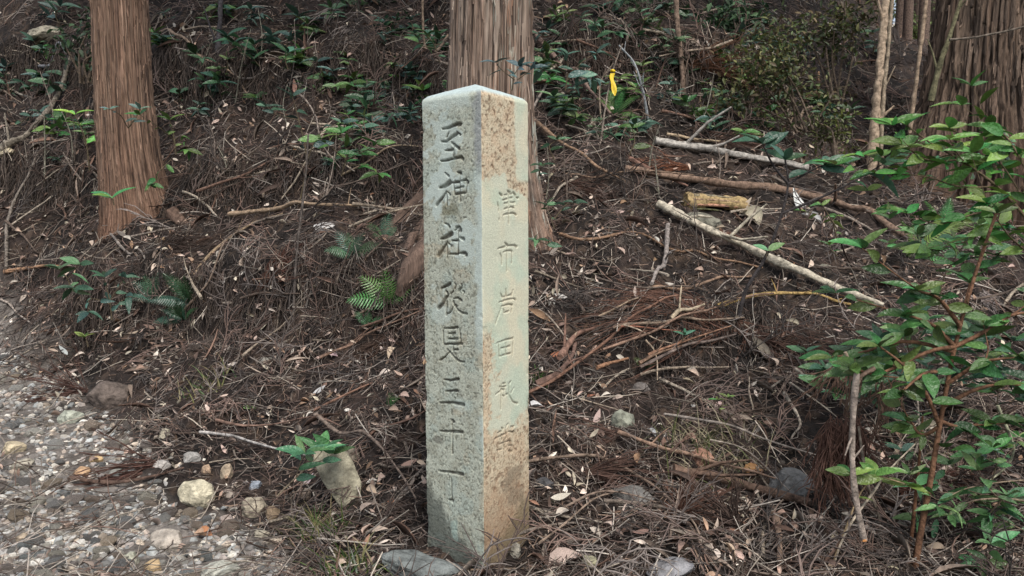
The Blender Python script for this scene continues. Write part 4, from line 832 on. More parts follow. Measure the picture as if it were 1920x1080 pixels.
# larger single pebbles
ICO2 = [rock_verts(2, 60 + s, 8, .55, .06) for s in range(6)]
peb_me = []
for v, t in ICO2: m_ = tri_mesh('pebble', v * np.array([1, .8, .6]), t, None, False); m_.materials.append(M_rock); peb_me.append(m_)
X, Y, Z, px_, py_ = scatter_points(900, seed=15, region=lambda a, b: pth(a, b, 25), x0=-100, x1=700, y0=640, y1=1130); rr = random.Random(4)
for i in range(min(280, len(X))):
    o = bpy.data.objects.new('pebble', peb_me[i % 6]); COL.objects.link(o); s = (.011 + .028 * rr.random() ** 2.2) * (1 + .2 * (Y[i] - 2)); o.location = (X[i], Y[i], Z[i] + s * .25); o.scale = (s, s, s * rr.uniform(.7, 1.1)); o.rotation_euler = (rr.uniform(-.5, .5), rr.uniform(-.5, .5), rr.uniform(0, 6))
    c = GC[rr.randrange(len(GC))]; k = rr.uniform(.75, 1.15); o.color = (c[0] * k, c[1] * k, c[2] * k, 1); w_ = 'ochre' if c[0] > c[2] * 1.4 else 'pale' if c[0] > .38 else 'dark grey' if c[0] < .26 else 'grey'; tag(o, 'small %s angular pebble lying loose among the path gravel' % w_, 'pebble', w_ + ' pebbles in the path gravel')
# loose sticks, each its own thing
stk = []
for q in range(12):
    rg_ = random.Random(q); p_ = [Vector((0, 0, 0))]; d_ = Vector((1, 0, 0))
    for k in range(7): d_ = (d_ + Vector((0, rg_.gauss(0, .13), rg_.gauss(0, .05)))).normalized(); p_.append(p_[-1] + d_ / 7)
    c_ = (p_[0] + p_[-1]) / 2; p_ = [v - c_ for v in p_]; v_, t_ = tube(p_, [.016 * (1 - .5 * k / 7) * (1 + .15 * rg_.random()) for k in range(8)], 6, .2, q)
    if q % 2: b_ = p_[3]; v2, t2 = tube([b_, b_ + Vector((.12, .10 * (-1) ** q, .06)), b_ + Vector((.25, .16 * (-1) ** q, .05))], [.009, .007, .003], 5, .1, q); v_, t_ = join([(v_, t_), (v2, t2)])
    m_ = tri_mesh('stick', v_, t_); m_.materials.append(M_wood); stk.append(m_)
X, Y, Z, px_, py_ = scatter_points(420, seed=91, region=np_, x0=-20, x1=1940, y0=20, y1=1080); rr = random.Random(77); nn_ = gn(X, Y)
for i in range(min(290, len(X))):
    if not outside_post(X[i:i+1], Y[i:i+1])[0]: continue
    o = bpy.data.objects.new('stick', stk[rr.randrange(12)]); COL.objects.link(o); L = rr.uniform(.10, .42) * min(1.7, max(1, Y[i] / 3.4)); n = Vector(nn_[i]); a = rr.gauss(0, .9); d = Vector((math.cos(a), 0, 0)) + Vector((0, math.sin(a), 0)); d = (d - n * d.dot(n)).normalized(); y_ = n.cross(d)
    o.matrix_world = Matrix.Translation(Vector((X[i], Y[i], Z[i])) + n * rr.uniform(.008, .03)) @ Matrix((d, y_, n)).transposed().to_4x4() @ Matrix.Diagonal((L, L, L, 1)); c = rr.choice(GRC + [(.36, .31, .25), (.27, .22, .17)]); o.color = (*c, 1)
    w_ = 'pale' if c[0] > .24 else 'dark' if c[0] < .13 else 'brown'; s_ = 'left of the post' if px_[i] < 890 else 'right of the post'; u_ = 'upper' if py_[i] < 400 else 'lower'
    tag(o, '%s dry stick lying loose on the %s slope %s' % (w_, u_, s_), 'stick', '%s sticks on the %s slope %s' % (w_, u_, s_))
# ------------------------------------------------------------------ dead leaves one by one
dl_me = []
for v, t in DL:
    m_ = tri_mesh('fallen_leaf', v, t); m_.materials.append(M_dead); dl_me.append(m_)
def dead_leaf(px, py, L, ang, color, label, kind=0, up=.012, group=None):
    p = P(px, py); o = bpy.data.objects.new('fallen_leaf', dl_me[kind % 6]); COL.objects.link(o); s = L / F * p.y
    n = Vector(gn(np.array([p.x]), np.array([p.y]))[0]); n = (n + Vector((0, -.6, .2))).normalized()
    d = Vector((math.cos(R(ang)), 0, math.sin(R(ang)))); d = (d - n * d.dot(n)).normalized(); x = d.cross(n)
    mt = Matrix((x, d, n)).transposed().to_4x4(); o.matrix_world = Matrix.Translation(p + n * up - d * s * .5) @ mt @ Matrix.Diagonal((s, s, s, 1)); o.color = (*color, 1); tag(o, label, 'dead leaf', group); return o
PK = (.50, .38, .34); CR = (.52, .46, .36); OR = (.48, .25, .12); BRN = (.27, .16, .11); WH = (.60, .58, .52)
for a in [
 (735, 946, 30, 160, OR, 'bright orange-brown leaf on bare soil left of the post foot', 0), (1062, 1058, 88, 45, PK, 'large curled pale pink leaf at the bottom right of post', 2),
 (1312, 765, 40, 5, WH, 'whitish ribbed leaf lying flat on the lower right slope', 4), (1352, 762, 30, 10, PK, 'small pinkish leaf right of the whitish ribbed leaf', 0),
 (1380, 688, 38, 80, CR, 'upright oval cream leaf under the red needle fan', 4), (1120, 789, 34, 80, PK, 'upright pink leaf beside the pointed green-grey stone', 1),
 (1042, 668, 28, 170, OR, 'orange-tan curled leaf right of the post centre', 0), (1108, 745, 20, 30, (.4, .22, .13), 'little rusty leaf above the cream twig', 2),
 (1015, 600, 44, 140, BRN, 'long mauve-brown leaf right of the post at mid height', 3), (1042, 548, 36, 80, CR, 'central cream leaf of the white leaf cluster', 0),
 (1022, 565, 30, 230, CR, 'left drooping leaf of the white leaf cluster', 4), (1052, 560, 30, 315, WH, 'right pointing leaf of the white leaf cluster', 1), (1035, 572, 30, 265, WH, 'downward leaf of the white leaf cluster', 0),
 (1228, 450, 24, 80, WH, 'small bright white leaf left of the pale diagonal branch', 0), (1405, 410, 60, 110, CR, 'large crumpled cream leaf beneath the brown curved branch', 2), (1395, 395, 40, 60, CR, 'torn pale leaf beside the crumpled cream leaf', 3),
 (1500, 498, 34, 10, OR, 'orange flat leaf on the right slope near the squarish stone', 4), (1420, 660, 60, 130, CR, 'long split tan leaf right of the upright oval leaf', 3), (1440, 678, 44, 125, PK, 'narrow pink leaf right of the split tan leaf', 5),
 (1412, 888, 50, 10, OR, 'ragged orange leaf left of the dark grey boulder', 2), (1560, 1072, 50, 165, (.5, .38, .28), 'tan curved leaf at the bottom right edge', 0), (1808, 1034, 36, 170, (.45, .38, .3), 'pale round leaf in the dark right corner', 4),
 (490, 497, 24, 100, CR, 'cream oval leaf on the slope left of the post', 4), (422, 520, 28, 100, WH, 'white ringed leaf below the curved tan stick', 4), (458, 513, 18, 30, WH, 'small white leaf right of the ringed leaf', 0),
 (545, 305, 26, 80, PK, 'pale mauve leaf on the left upper slope', 4), (625, 668, 22, 150, (.55, .42, .4), 'pink heart-shaped leaf on the earth bank', 2), (383, 1008, 40, 150, OR, 'curled orange leaf right of the grey wedge stone', 2),
 (580, 905, 30, 60, (.55, .45, .45), 'pinkish white leaf below the seedling', 1), (650, 400, 10, 10, WH, 'tiny white leaf above the tan branch', 0), (700, 905, 24, 40, WH, 'white leaf scrap left of the bent branch', 0),
 (600, 735, 26, 40, (.45, .45, .45), 'grey-white leaf in the litter left of post', 1), (1005, 765, 30, 15, (.55, .55, .55), 'crumpled white leaf touching the right of the post', 2), (655, 772, 18, 0, WH, 'white leaf flat on the soil left of the post', 0),
 (1500, 392, 70, 100, (.62, .64, .62), 'white papery scrap hanging on the brown curved branch', 1), (1520, 412, 40, 120, (.5, .5, .48), 'grey tail of papery scrap below the white one', 5), (1220, 815, 26, 95, (.55, .57, .58), 'bluish white leaf above the slim brown branch', 5),
 (1482, 608, 30, 150, CR, 'cream rolled leaf below the yellowish branch', 5), (1245, 608, 22, 20, WH, 'white leaf beside the level brown stick', 2), (555, 165, 26, 100, (.46, .28, .2), 'orange-brown leaf hanging in the upper left seedling', 1),
 (470, 766, 26, 5, (.30, .46, .2), 'single fresh green leaf fallen on the gravel edge', 0), (160, 793, 20, 30, WH, 'white leaf beside the pale green-grey stone', 0), (120, 660, 24, 130, (.42, .45, .44), 'blue-white leaf on the left bank foot', 1),
 (1740, 800, 60, 100, (.5, .44, .33), 'tall cream dead leaf hanging in the right shrub', 0)]:
    dead_leaf(*a)
X, Y, Z, px_, py_ = scatter_points(330, seed=17, region=lambda a, b: np_(a, b), x0=0, x1=1920, y0=20, y1=1080); rr = random.Random(9)
for i in range(min(230, len(X))):
    c = DCOL[rr.choice((0, 1, 4, 5, 8, 0, 1, 5, 2))]; k = rr.uniform(.9, 1.35)
    w_ = ('pale' if c[0] > .35 else 'brown'); s_ = 'left of the post' if px_[i] < 890 else 'right of the post'; u_ = 'upper' if py_[i] < 400 else 'lower'
    dead_leaf(px_[i], py_[i], rr.uniform(.03, .062) * F / Y[i], rr.uniform(0, 360), tuple(min(.7, v * k) for v in c), '%s dry leaf lying loose on the %s slope %s' % (w_, u_, s_), rr.randrange(6), up=rr.uniform(.01, .045), group='%s dead leaves on the %s slope %s' % (w_, u_, s_))
# ------------------------------------------------------------------ green leaves and plants
LV = {'broad': leaf_tpl(1, .46, .16, .18, 7, .1), 'oval': leaf_tpl(1, .38, .2, .1, 7, -.15), 'lance': leaf_tpl(1, .27, .25, .25, 7, .2), 'droop': leaf_tpl(1, .36, .3, .5, 7, .3)}
leaf_me = {}
for k, (v, t) in LV.items(): m_ = tri_mesh('leaf', v, t); m_.materials.append(M_leaf); leaf_me[k] = m_
def add_leaf(root, p, d, n, L, kind, color):
    d = d.normalized(); n = (n - d * n.dot(d)); n = n.normalized() if n.length > .05 else Vector((0, -1, .2)).normalized(); x = d.cross(n)
    o = bpy.data.objects.new('leaf', leaf_me[kind]); COL.objects.link(o); o.parent = root
    o.matrix_local = Matrix.Translation(p - root.location) @ Matrix((x, d, n)).transposed().to_4x4() @ Matrix.Diagonal((L, L, L, 1)); o.color = (*color, 1); return o
G1 = (.06, .14, .036); G2 = (.035, .085, .045); G3 = (.10, .19, .05); G4 = (.05, .10, .075); G5 = (.16, .27, .06)
def plant(stems, leafL, per, label, color, kinds=('oval',), stem_col=(.10, .08, .05), name='seedling', cat='seedling', depth=None, tipw=5, seed=0, sr=2.2, spread=1.0, group=None, leafstart=.35, top=.3, fan=.5, sub=0):
    """stems: list of photo polylines; leaves alternate along each stem from leafstart, with a whorl at the tip"""
    rg = random.Random(seed); dep = depth if depth else P(*stems[0][0]).y; root = empty(name, at(*stems[0][0], dep)); tag(root, label, cat, group)
    allc = []
    for si, st in enumerate(stems):
        off = 0 if si == 0 else rg.uniform(-.12, .12) * dep / 2.5
        allc.append((catmull([at(x, y, dep + off * i / max(1, len(st) - 1)) for i, (x, y) in enumerate(st)], 12), sr / 2 / F * dep * (1 if si == 0 else .7), per, tipw))
    for c, r_, _p, _t in list(allc):
        for q in range(sub):
            i = rg.randint(4, 10); o = Vector((rg.uniform(-1, 1), rg.uniform(-.8, .8), rg.uniform(-.2, .8))).normalized(); ax = (c[i + 1] - c[i]).normalized(); L = rg.uniform(60, 120) / F * dep
            allc.append((catmull([c[i], c[i] + (ax * .5 + o * .6) * L * .5, c[i] + (ax * .6 + o) * L * .9], 12), r_ * .45, 3, 4))
    for si, (c, r0, per, tipw) in enumerate(allc):
        obj_of('stem', *tube(c, [r0 * (1 - .6 * i / 11) for i in range(12)], 6, .08, seed + si), M_wood, c[0], stem_col, root)
        for k in range(per):
            t = leafstart + (1 - leafstart) * (k + rg.uniform(-.3, .3)) / per; i = min(10, max(0, int(t * 11))); p = c[i].lerp(c[i + 1], min(1, max(0, t * 11 - i))); ax = (c[i + 1] - c[i]).normalized()
            ang = k * 2.4 + rg.uniform(-.4, .4); o = Vector((math.cos(ang), math.sin(ang) * .8, rg.uniform(-.25, .35))); d = (ax * fan + o * spread + Vector((0, 0, -rg.uniform(0, .45)))); L = leafL / F * dep * rg.uniform(.42, 1.2)
            add_leaf(root, p, d, Vector((rg.uniform(-1, 1), rg.uniform(-1.2, .3), rg.uniform(.1, 1))), L, rg.choice(kinds), color if rg.random() > .2 else tuple(v * 1.5 for v in color))
        for k in range(tipw):
            ang = k * 6.28 / max(1, tipw) + rg.uniform(-.3, .3); ax = (c[-1] - c[-2]).normalized(); o = Vector((math.cos(ang), math.sin(ang) * .8, rg.uniform(-.1, .3)))
            add_leaf(root, c[-1], ax * .45 + o * spread, Vector((rg.uniform(-.4, .4), rg.uniform(-.8, -.1), rg.uniform(.4, 1))), leafL / F * dep * rg.uniform(.7, 1.2), rg.choice(kinds), color if rg.random() > .25 else tuple(v * 1.45 for v in color))
    return root
# right-hand foreground shrubs
plant([[(1712, 1085), (1728, 990), (1745, 900), (1762, 800), (1790, 650), (1830, 510), (1868, 400)],
       [(1762, 800), (1740, 745), (1700, 690), (1650, 650)], [(1770, 760), (1830, 730), (1890, 720), (1950, 730)], [(1790, 650), (1750, 610), (1700, 590)],
       [(1790, 650), (1850, 620), (1900, 590), (1960, 585)], [(1765, 790), (1800, 800), (1860, 790)], [(1780, 700), (1735, 700), (1690, 735)], [(1775, 720), (1840, 680), (1910, 670)], [(1762, 800), (1730, 815), (1700, 790)],
       [(1800, 610), (1760, 560), (1720, 545)], [(1790, 650), (1740, 660), (1650, 700), (1600, 690)], [(1790, 660), (1700, 640), (1620, 660), (1560, 670)]],
      54, 8, 'tall glossy evergreen shrub with a reddish stem at the right foreground', (.05, .115, .032), ('broad', 'oval', 'oval'), (.16, .085, .05), 'evergreen_shrub', 'shrub', depth=2.15, tipw=5, seed=3, sr=13, leafstart=.3, sub=1)
plant([[(1935, 420), (1870, 350), (1800, 300), (1740, 265), (1700, 235)], [(1870, 350), (1800, 350), (1730, 330), (1640, 325)], [(1900, 385), (1830, 400), (1760, 420), (1700, 400)], [(1935, 420), (1900, 340), (1850, 280), (1780, 240)],
       [(1930, 330), (1890, 260), (1860, 240)], [(1930, 440), (1870, 420), (1820, 450), (1740, 470)], [(1935, 300), (1900, 280), (1840, 310)], [(1935, 480), (1890, 440), (1850, 380)], [(1800, 300), (1740, 300), (1690, 270)]],
      48, 12, 'bright green leafy shrub spreading in front of the massive cedar', (.08, .19, .04), ('oval', 'broad', 'lance'), (.12, .09, .055), 'evergreen_shrub', 'shrub', depth=2.6, tipw=4, seed=5, sr=6, leafstart=.1, sub=2)
plant([[(1700, 1090), (1712, 980), (1722, 880), (1730, 780)]], 20, 1, 'second slender reddish stem beside the tall glossy shrub', G1, ('oval',), (.18, .09, .05), 'young_shrub', 'shrub', depth=2.3, tipw=2, seed=6, sr=9)
plant([[(1930, 940), (1880, 935), (1820, 940), (1780, 965)], [(1930, 900), (1870, 905), (1800, 920), (1760, 950)], [(1880, 935), (1850, 970), (1830, 1000)], [(1930, 1060), (1880, 1050), (1840, 1060)], [(1930, 1000), (1890, 980), (1860, 965)]],
      46, 6, 'low leafy branch reaching in from the lower right edge', (.06, .14, .05), ('oval', 'lance'), (.22, .17, .12), 'evergreen_shrub', 'shrub', depth=2.2, tipw=4, seed=8, sr=5, leafstart=.2, sub=2)
plant([[(1560, 1060), (1590, 980), (1610, 930), (1640, 890)], [(1610, 930), (1600, 905), (1595, 890)], [(1640, 890), (1690, 905), (1700, 910)]], 46, 1, 'small bare-stemmed plant with a few yellow-spotted leaves by the hanging branch', (.12, .24, .06), ('broad', 'oval'), (.30, .22, .13), 'sapling', 'sapling', depth=2.1, tipw=4, seed=12, sr=5, leafstart=.6)
plant([[(1590, 770), (1600, 720), (1590, 690)], [(1595, 750), (1560, 700), (1545, 690)], [(1595, 750), (1625, 715), (1640, 690)], [(1590, 770), (1570, 740), (1540, 720)]], 40, 8, 'low dark green plant above the drooping frond bundle', (.045, .115, .05), ('oval', 'broad'), name='seedling', depth=2.7, tipw=5, seed=14)
plant([[(1700, 800), (1690, 740), (1670, 690), (1650, 640)], [(1690, 740), (1730, 700), (1760, 660)], [(1695, 760), (1650, 740), (1620, 730)], [(1692, 745), (1640, 700), (1610, 660)]], 44, 8, 'dark leafy thicket plant behind the tall glossy shrub', (.045, .10, .05), ('oval', 'broad'), name='seedling', depth=2.9, tipw=5, seed=61, sub=2)
plant([[(1880, 830), (1870, 760), (1880, 690), (1900, 640)], [(1870, 760), (1830, 720), (1800, 700)], [(1872, 780), (1910, 740), (1940, 720)], [(1875, 720), (1850, 670), (1830, 640)]], 46, 8, 'deep green thicket plant at the right edge behind the shrub', (.04, .10, .055), ('oval', 'droop'), name='seedling', depth=2.8, tipw=5, seed=62, sub=2)
plant([[(1760, 580), (1770, 520), (1800, 470), (1830, 430)], [(1770, 520), (1740, 480), (1720, 440)], [(1775, 510), (1830, 500), (1870, 480)]], 40, 9, 'loose leafy plant between the two right shrubs', (.07, .15, .05), ('oval', 'lance'), name='seedling', depth=3.1, tipw=5, seed=63, sub=2)
# slender sapling in the right middle
plant([[(1386, 592), (1400, 540), (1436, 482), (1466, 400), (1478, 345), (1472, 300)], [(1466, 400), (1540, 370), (1600, 340), (1655, 308)], [(1478, 345), (1450, 310), (1430, 270)], [(1478, 345), (1520, 320), (1545, 310)]],
      58, 1, 'slender dark sapling with drooping glossy leaves in front of the logs', (.05, .115, .065), ('droop', 'oval', 'broad'), (.045, .04, .04), 'sapling', 'sapling', depth=3.3, tipw=5, seed=16, sr=8, leafstart=.85)
plant([[(1436, 482), (1440, 470)]], 34, 0, 'single green leaf pair on the sapling foot', (.06, .15, .06), ('broad',), name='seedling', depth=3.28, tipw=2, seed=17)
# seedling at the leaning slab
plant([[(520, 930), (555, 895), (585, 868), (604, 846)], [(555, 895), (562, 870), (572, 850)], [(585, 868), (610, 862), (625, 850)]], 50, 2, 'small seedling with dark leaves in front of the leaning slab', (.05, .14, .055), ('oval', 'lance'), (.25, .2, .14), depth=2.45, tipw=6, seed=18, sr=4, spread=.8)
plant([[(214, 385), (212, 375), (210, 372)]], 38, 0, 'three-leaved seedling at the foot of the left cedar', (.07, .20, .05), ('lance',), depth=5.2, tipw=4, seed=19, sr=3)
plant([[(168, 320), (160, 260), (140, 215)], [(160, 270), (150, 235)]], 42, 1, 'bright yellow-green seedling left of the left cedar trunk', (.17, .33, .06), ('lance',), depth=6.0, tipw=3, seed=20, sr=3)
SEED = [
 ([[(560, 390), (575, 300), (560, 225), (548, 180)], [(575, 300), (600, 250), (640, 230)], [(560, 225), (520, 215), (500, 200)]], 34, 4, 'tall seedling with pale veined leaves on the left slope', G4, 5.0),
 ([[(640, 330), (650, 290), (640, 250)], [(650, 300), (690, 280), (705, 270)], [(648, 300), (620, 275), (600, 262)], [(655, 310), (690, 310), (710, 325)]], 36, 3, 'spreading green seedling clump between left cedar and post', G1, 4.6),
 ([[(330, 290), (325, 250), (318, 225)], [(325, 262), (345, 255), (350, 280)], [(325, 262), (300, 240), (262, 215)], [(320, 300), (300, 320), (285, 345)]], 26, 3, 'small leafy vine against the right side of the left cedar', G1, 5.5),
 ([[(240, 240), (255, 220), (262, 205)], [(240, 240), (225, 215), (205, 205)]], 22, 2, 'few blue-green leaves in front of the left cedar trunk', (.09, .15, .13), 5.4),
 ([[(540, 130), (535, 112), (540, 100)], [(440, 90), (430, 80), (425, 68)], [(470, 110), (450, 95), (440, 82)]], 36, 3, 'blue-green seedling on the upper left slope', (.045, .12, .07), 6.4),
 ([[(960, 170), (965, 140), (975, 125)], [(965, 150), (940, 130), (930, 118)], [(970, 150), (990, 135), (998, 128)]], 28, 3, 'blue-green leafy shoot before the middle cedar just above the post', (.07, .125, .12), 3.4),
 ([[(1060, 170), (1065, 130), (1060, 105)], [(1065, 140), (1100, 110), (1118, 100)], [(1062, 140), (1035, 120), (1015, 132)], [(1065, 150), (1090, 140), (1110, 150)]], 34, 3, 'dusky blue-green shrub right of the middle cedar', (.06, .12, .09), 5.4),
 ([[(1130, 90), (1125, 60), (1115, 45)], [(1125, 70), (1145, 60), (1155, 62)]], 26, 3, 'small green shoot above the yellow ribbon', G2, 6.2),
 ([[(825, 120), (815, 85), (800, 66)], [(815, 90), (790, 85), (780, 70)]], 28, 4, 'green shoot left of the middle cedar trunk', (.05, .14, .05), 6.0),
 ([[(135, 545), (125, 520), (110, 505)], [(125, 525), (140, 505), (150, 495)], [(130, 530), (132, 540), (140, 540)]], 34, 2, 'green-leaved seedling on the far left bank', (.06, .14, .06), 4.6),
 ([[(210, 600), (205, 560), (195, 520)], [(205, 565), (225, 535), (235, 520)], [(205, 570), (170, 560), (165, 585)], [(208, 580), (235, 560), (250, 555)]], 30, 3, 'dark blue-green seedling clump above the brown boulder', (.045, .10, .07), 4.3),
 ([[(165, 650), (163, 640), (160, 632)]], 20, 0, 'small yellow-green leaf pair low on the left bank', G5, 4.2),
 ([[(1570, 450), (1555, 410), (1500, 395)], [(1555, 420), (1570, 405)]], 24, 2, 'small bright sprig behind the slender sapling', G3, 4.0),
 ([[(1570, 480), (1560, 470), (1555, 460)], [(1660, 465), (1665, 455)]], 22, 1, 'low green sprigs under the brown curved branch', G1, 4.2),
 ([[(1040, 410), (1060, 385), (1075, 380)], [(1040, 430), (1030, 400), (1025, 385)], [(1030, 460), (1005, 450)]], 28, 2, 'green sprig at the right root of the middle cedar', (.05, .11, .06), 3.6),
 ([[(1040, 300), (1030, 275), (1045, 262)], [(1010, 330), (1015, 310)]], 26, 2, 'small seedling right of the post top', G2, 4.2),
 ([[(1180, 290), (1190, 265), (1185, 240)], [(1170, 250), (1180, 225)]], 30, 2, 'fern-like green seedling beneath the ribbon stick', G1, 4.9),
 ([[(1690, 700), (1720, 640), (1740, 600)], [(1720, 650), (1690, 620)]], 40, 3, 'green shoot in the middle of the right thicket', (.07, .16, .055), 2.7),
 ([[(1570, 430), (1545, 390), (1540, 385)]], 24, 2, 'tiny green sprout beside the white papery scrap', G3, 3.9),
 ([[(1240, 650), (1235, 620), (1232, 600)]], 0.1, 0, None, G1, 3.2),
 ([[(1350, 775), (1355, 755), (1365, 745)], [(1350, 775), (1345, 750)]], 18, 1, 'tiny bright green sprout above the dry grass', G3, 2.8),
 ([[(1280, 640), (1282, 628)]], 24, 0, 'dark green leaf pair in the litter right of centre', (.04, .13, .06), 3.1),
 ([[(1860, 900), (1870, 860), (1860, 840)], [(1870, 870), (1900, 840), (1910, 820)], [(1870, 870), (1830, 850)]], 42, 3, 'mid green leafy shoot at the right edge', G1, 2.4),
 ([[(1820, 880), (1835, 850), (1870, 835)], [(1700, 870), (1690, 845)]], 36, 3, 'small shoot between the reddish stems', G2, 2.5),
]
for i, (st, L, per, lab, c, dd) in enumerate(SEED):
    if lab: plant(st, L, per, lab, c, ('oval', 'lance', 'broad') if i % 2 else ('oval', 'droop'), depth=min(dd, P(*st[0][0]).y), tipw=4, seed=40 + i, sr=3, leafstart=.25)
# many small seedlings on the upper slope
rr = random.Random(21)
spots = [(rr.uniform(300, 840), rr.uniform(20, 230)) for _ in range(42)] + [(rr.uniform(1010, 1460), rr.uniform(20, 260)) for _ in range(60)] + [(rr.uniform(0, 180), rr.uniform(40, 330)) for _ in range(14)] + [(rr.uniform(1350, 1640), rr.uniform(100, 250)) for _ in range(10)] + [(rr.uniform(620, 790), rr.uniform(130, 330)) for _ in range(14)]
for i, (x, y) in enumerate(spots):
    lab_ = ('small dark-leaved seedling left behind the left cedar' if x < 200 else 'small dark-leaved seedling on the bank between left cedar and post' if x < 620 else 'small dark-leaved seedling on the slope just left of the middle cedar' if x < 1000 else 'small dark-leaved seedling around the yellow ribbon' if x < 1260 else 'small dark-leaved seedling beneath the olive-green bush')
    h = rr.uniform(14, 40); c = rr.choice((G1, G2, G4, (.05, .11, .05), (.075, .13, .045), (.04, .085, .05)))
    plant([[(x, y), (x + rr.uniform(-8, 8), y - h * .5), (x + rr.uniform(-14, 14), y - h)], [(x, y - h * .2), (x + rr.uniform(-25, 25), y - h * .5)]], rr.uniform(18, 36), rr.randint(2, 5), lab_, c, ('oval', 'lance', 'droop', 'broad'), tipw=4, seed=200 + i, sr=2.4, leafstart=.2, group='small seedlings ' + lab_.split('seedling ')[1])
# bushes whose leaves cannot be told apart
def bush(cx, cy, rx, ry, d, n, leafpx, label, colors, seed, deep=.5, stems=6, base=None, lean=0):
    rg = np.random.default_rng(seed); by = base or (cx, cy + ry); root = empty('bush', at(by[0], by[1], d)); tag(root, label, 'bush')
    nc_ = 26; cc = rg.normal(size=(nc_, 3)) * .48; ci = rg.integers(0, nc_, n); q = cc[ci] + rg.normal(size=(n, 3)) * .2
    c0 = at(cx, cy, d); sx, sz = rx / F * d, ry / F * d; Pn = np.stack([c0.x + q[:, 0] * sx, d + q[:, 1] * sx * deep, c0.z + q[:, 2] * sz], 1)
    Rm = rotmats(np.tile([0, -.3, .95], (n, 1)), rg.uniform(0, 6.28, n), rg.normal(size=n) * .7, rg.normal(size=n) * .7); tv, tt = leaf_tpl(1, .4, .2, .2, 3)
    s = leafpx / F * d * rg.uniform(.6, 1.3, n); vv = np.einsum('nij,vj->nvi', Rm, tv) * s[:, None, None] + Pn[:, None, :]; T = (tt[None] + (np.arange(n) * len(tv))[:, None, None]).reshape(-1, 3)
    col = np.array(colors)[rg.integers(0, len(colors), n)] * rg.uniform(.6, 1.4, (n, 1)) * (1.0 + .25 * rg.normal(size=nc_)[ci])[:, None]
    fo = link('foliage', tri_mesh('foliage', vv.reshape(-1, 3) - np.array(root.location), T, np.clip(np.repeat(col, len(tv), 0), .01, .6)), M_foliage); fo.parent = root; fo['kind'] = 'stuff'
    for k in range(stems):
        e = cc[rg.integers(0, nc_)]; p1 = Vector((c0.x + e[0] * sx, d + e[1] * sx * deep, c0.z + e[2] * sz)); p0 = root.location + Vector((rg.normal() * .05, rg.normal() * .05, -.03)); mid = p0.lerp(p1, .5) + Vector((rg.normal() * .05, 0, .05))
        obj_of('stem', *tube(catmull([p0, mid, p1], 10), [(2.6 - .15 * j) / F * d for j in range(10)], 5, .1, k), M_wood, p0, (.13, .10, .075), root)
OL = [(.085, .10, .03), (.06, .09, .03), (.12, .12, .045), (.05, .07, .03), (.10, .075, .04)]; DG = [(.04, .085, .035), (.03, .065, .035), (.055, .10, .045)]
bush(1470, 125, 110, 95, 6.0, 1500, 12, 'large airy olive-green bush at the upper right of the slope', OL, 5, base=(1500, 240))
bush(1575, 60, 70, 80, 6.6, 800, 12, 'mossy olive bush touching the debarked sapling', OL, 6, base=(1570, 190))
bush(1390, 45, 70, 60, 7.0, 650, 14, 'dark green bush at the top between thin trunk and olive bush', DG, 7)
bush(1190, 25, 80, 35, 7.4, 450, 16, 'dark leafy bush cut by the top edge above the ribbon', DG, 8)
bush(700, 30, 100, 40, 7.6, 420, 16, 'dark bush along the top edge left of the middle cedar', DG, 9)
bush(1560, 230, 60, 55, 5.2, 420, 10, 'yellow-green mossy tuft bush beside the bowed stem', [(.12, .14, .03), (.09, .11, .03), (.07, .08, .03)], 10)
bush(160, 80, 60, 70, 7.4, 260, 14, 'sparse green bush left behind the left cedar', DG, 11)
# ferns and live cedar sprays (each frond a part)
def fern_frond_tpl(n=13, W=.3):
    V = []; T = []
    for k in range(n):
        t = .1 + .9 * k / n; w = W * math.sin(math.pi * (t * .85 + .12)) ; y = t; z = .25 * math.sin(t * 2.2) - .1 * t
        for s in (-1, 1):
            b = len(V); V += [(0, y, z), (s * w * .5, y + .05, z - .02), (s * w, y + .10, z - .06), (s * w * .5, y - .01 + .02, z - .02), (0, y - .035, z)]; T += [(b, b + 1, b + 4), (b + 1, b + 3, b + 4), (b + 1, b + 2, b + 3)]
    b = len(V); m = 6
    for i in range(m + 1): t = i / m; z = .25 * math.sin(t * 2.2) - .1 * t; V += [(-.008, t, z + .002), (.008, t, z + .002)]
    for i in range(m): a = b + 2 * i; T += [(a, a + 1, a + 3), (a, a + 3, a + 2)]
    return np.array(V), np.array(T)
fm = tri_mesh('frond', *fern_frond_tpl()); fm.materials.append(M_leaf); fm2 = tri_mesh('frond', *fern_frond_tpl(17, .2)); fm2.materials.append(M_leaf)
def fern(px, py, Lpx, n, label, color, mesh=fm, fan=(10, 170), depth=None, droop=.2, seed=0, name='fern', cat='fern'):
    rg = random.Random(seed); p = P(px, py) if depth is None else at(px, py, depth); root = empty(name, p); tag(root, label, cat)
    for k in range(n):
        a = R(fan[0] + (fan[1] - fan[0]) * (k + .5) / n + rg.uniform(-8, 8)); d = Vector((math.cos(a), rg.uniform(-.5, .1), math.sin(a) - droop)).normalized(); nn = Vector((0, -.7, .7)); nn = (nn - d * nn.dot(d)).normalized(); x = d.cross(nn); L = Lpx / F * p.y * rg.uniform(.7, 1.15)
        o = bpy.data.objects.new('frond', mesh); COL.objects.link(o); o.parent = root; o.matrix_local = Matrix((x, d, nn)).transposed().to_4x4() @ Matrix.Diagonal((L, L, L, 1)); o.color = (*color, 1)
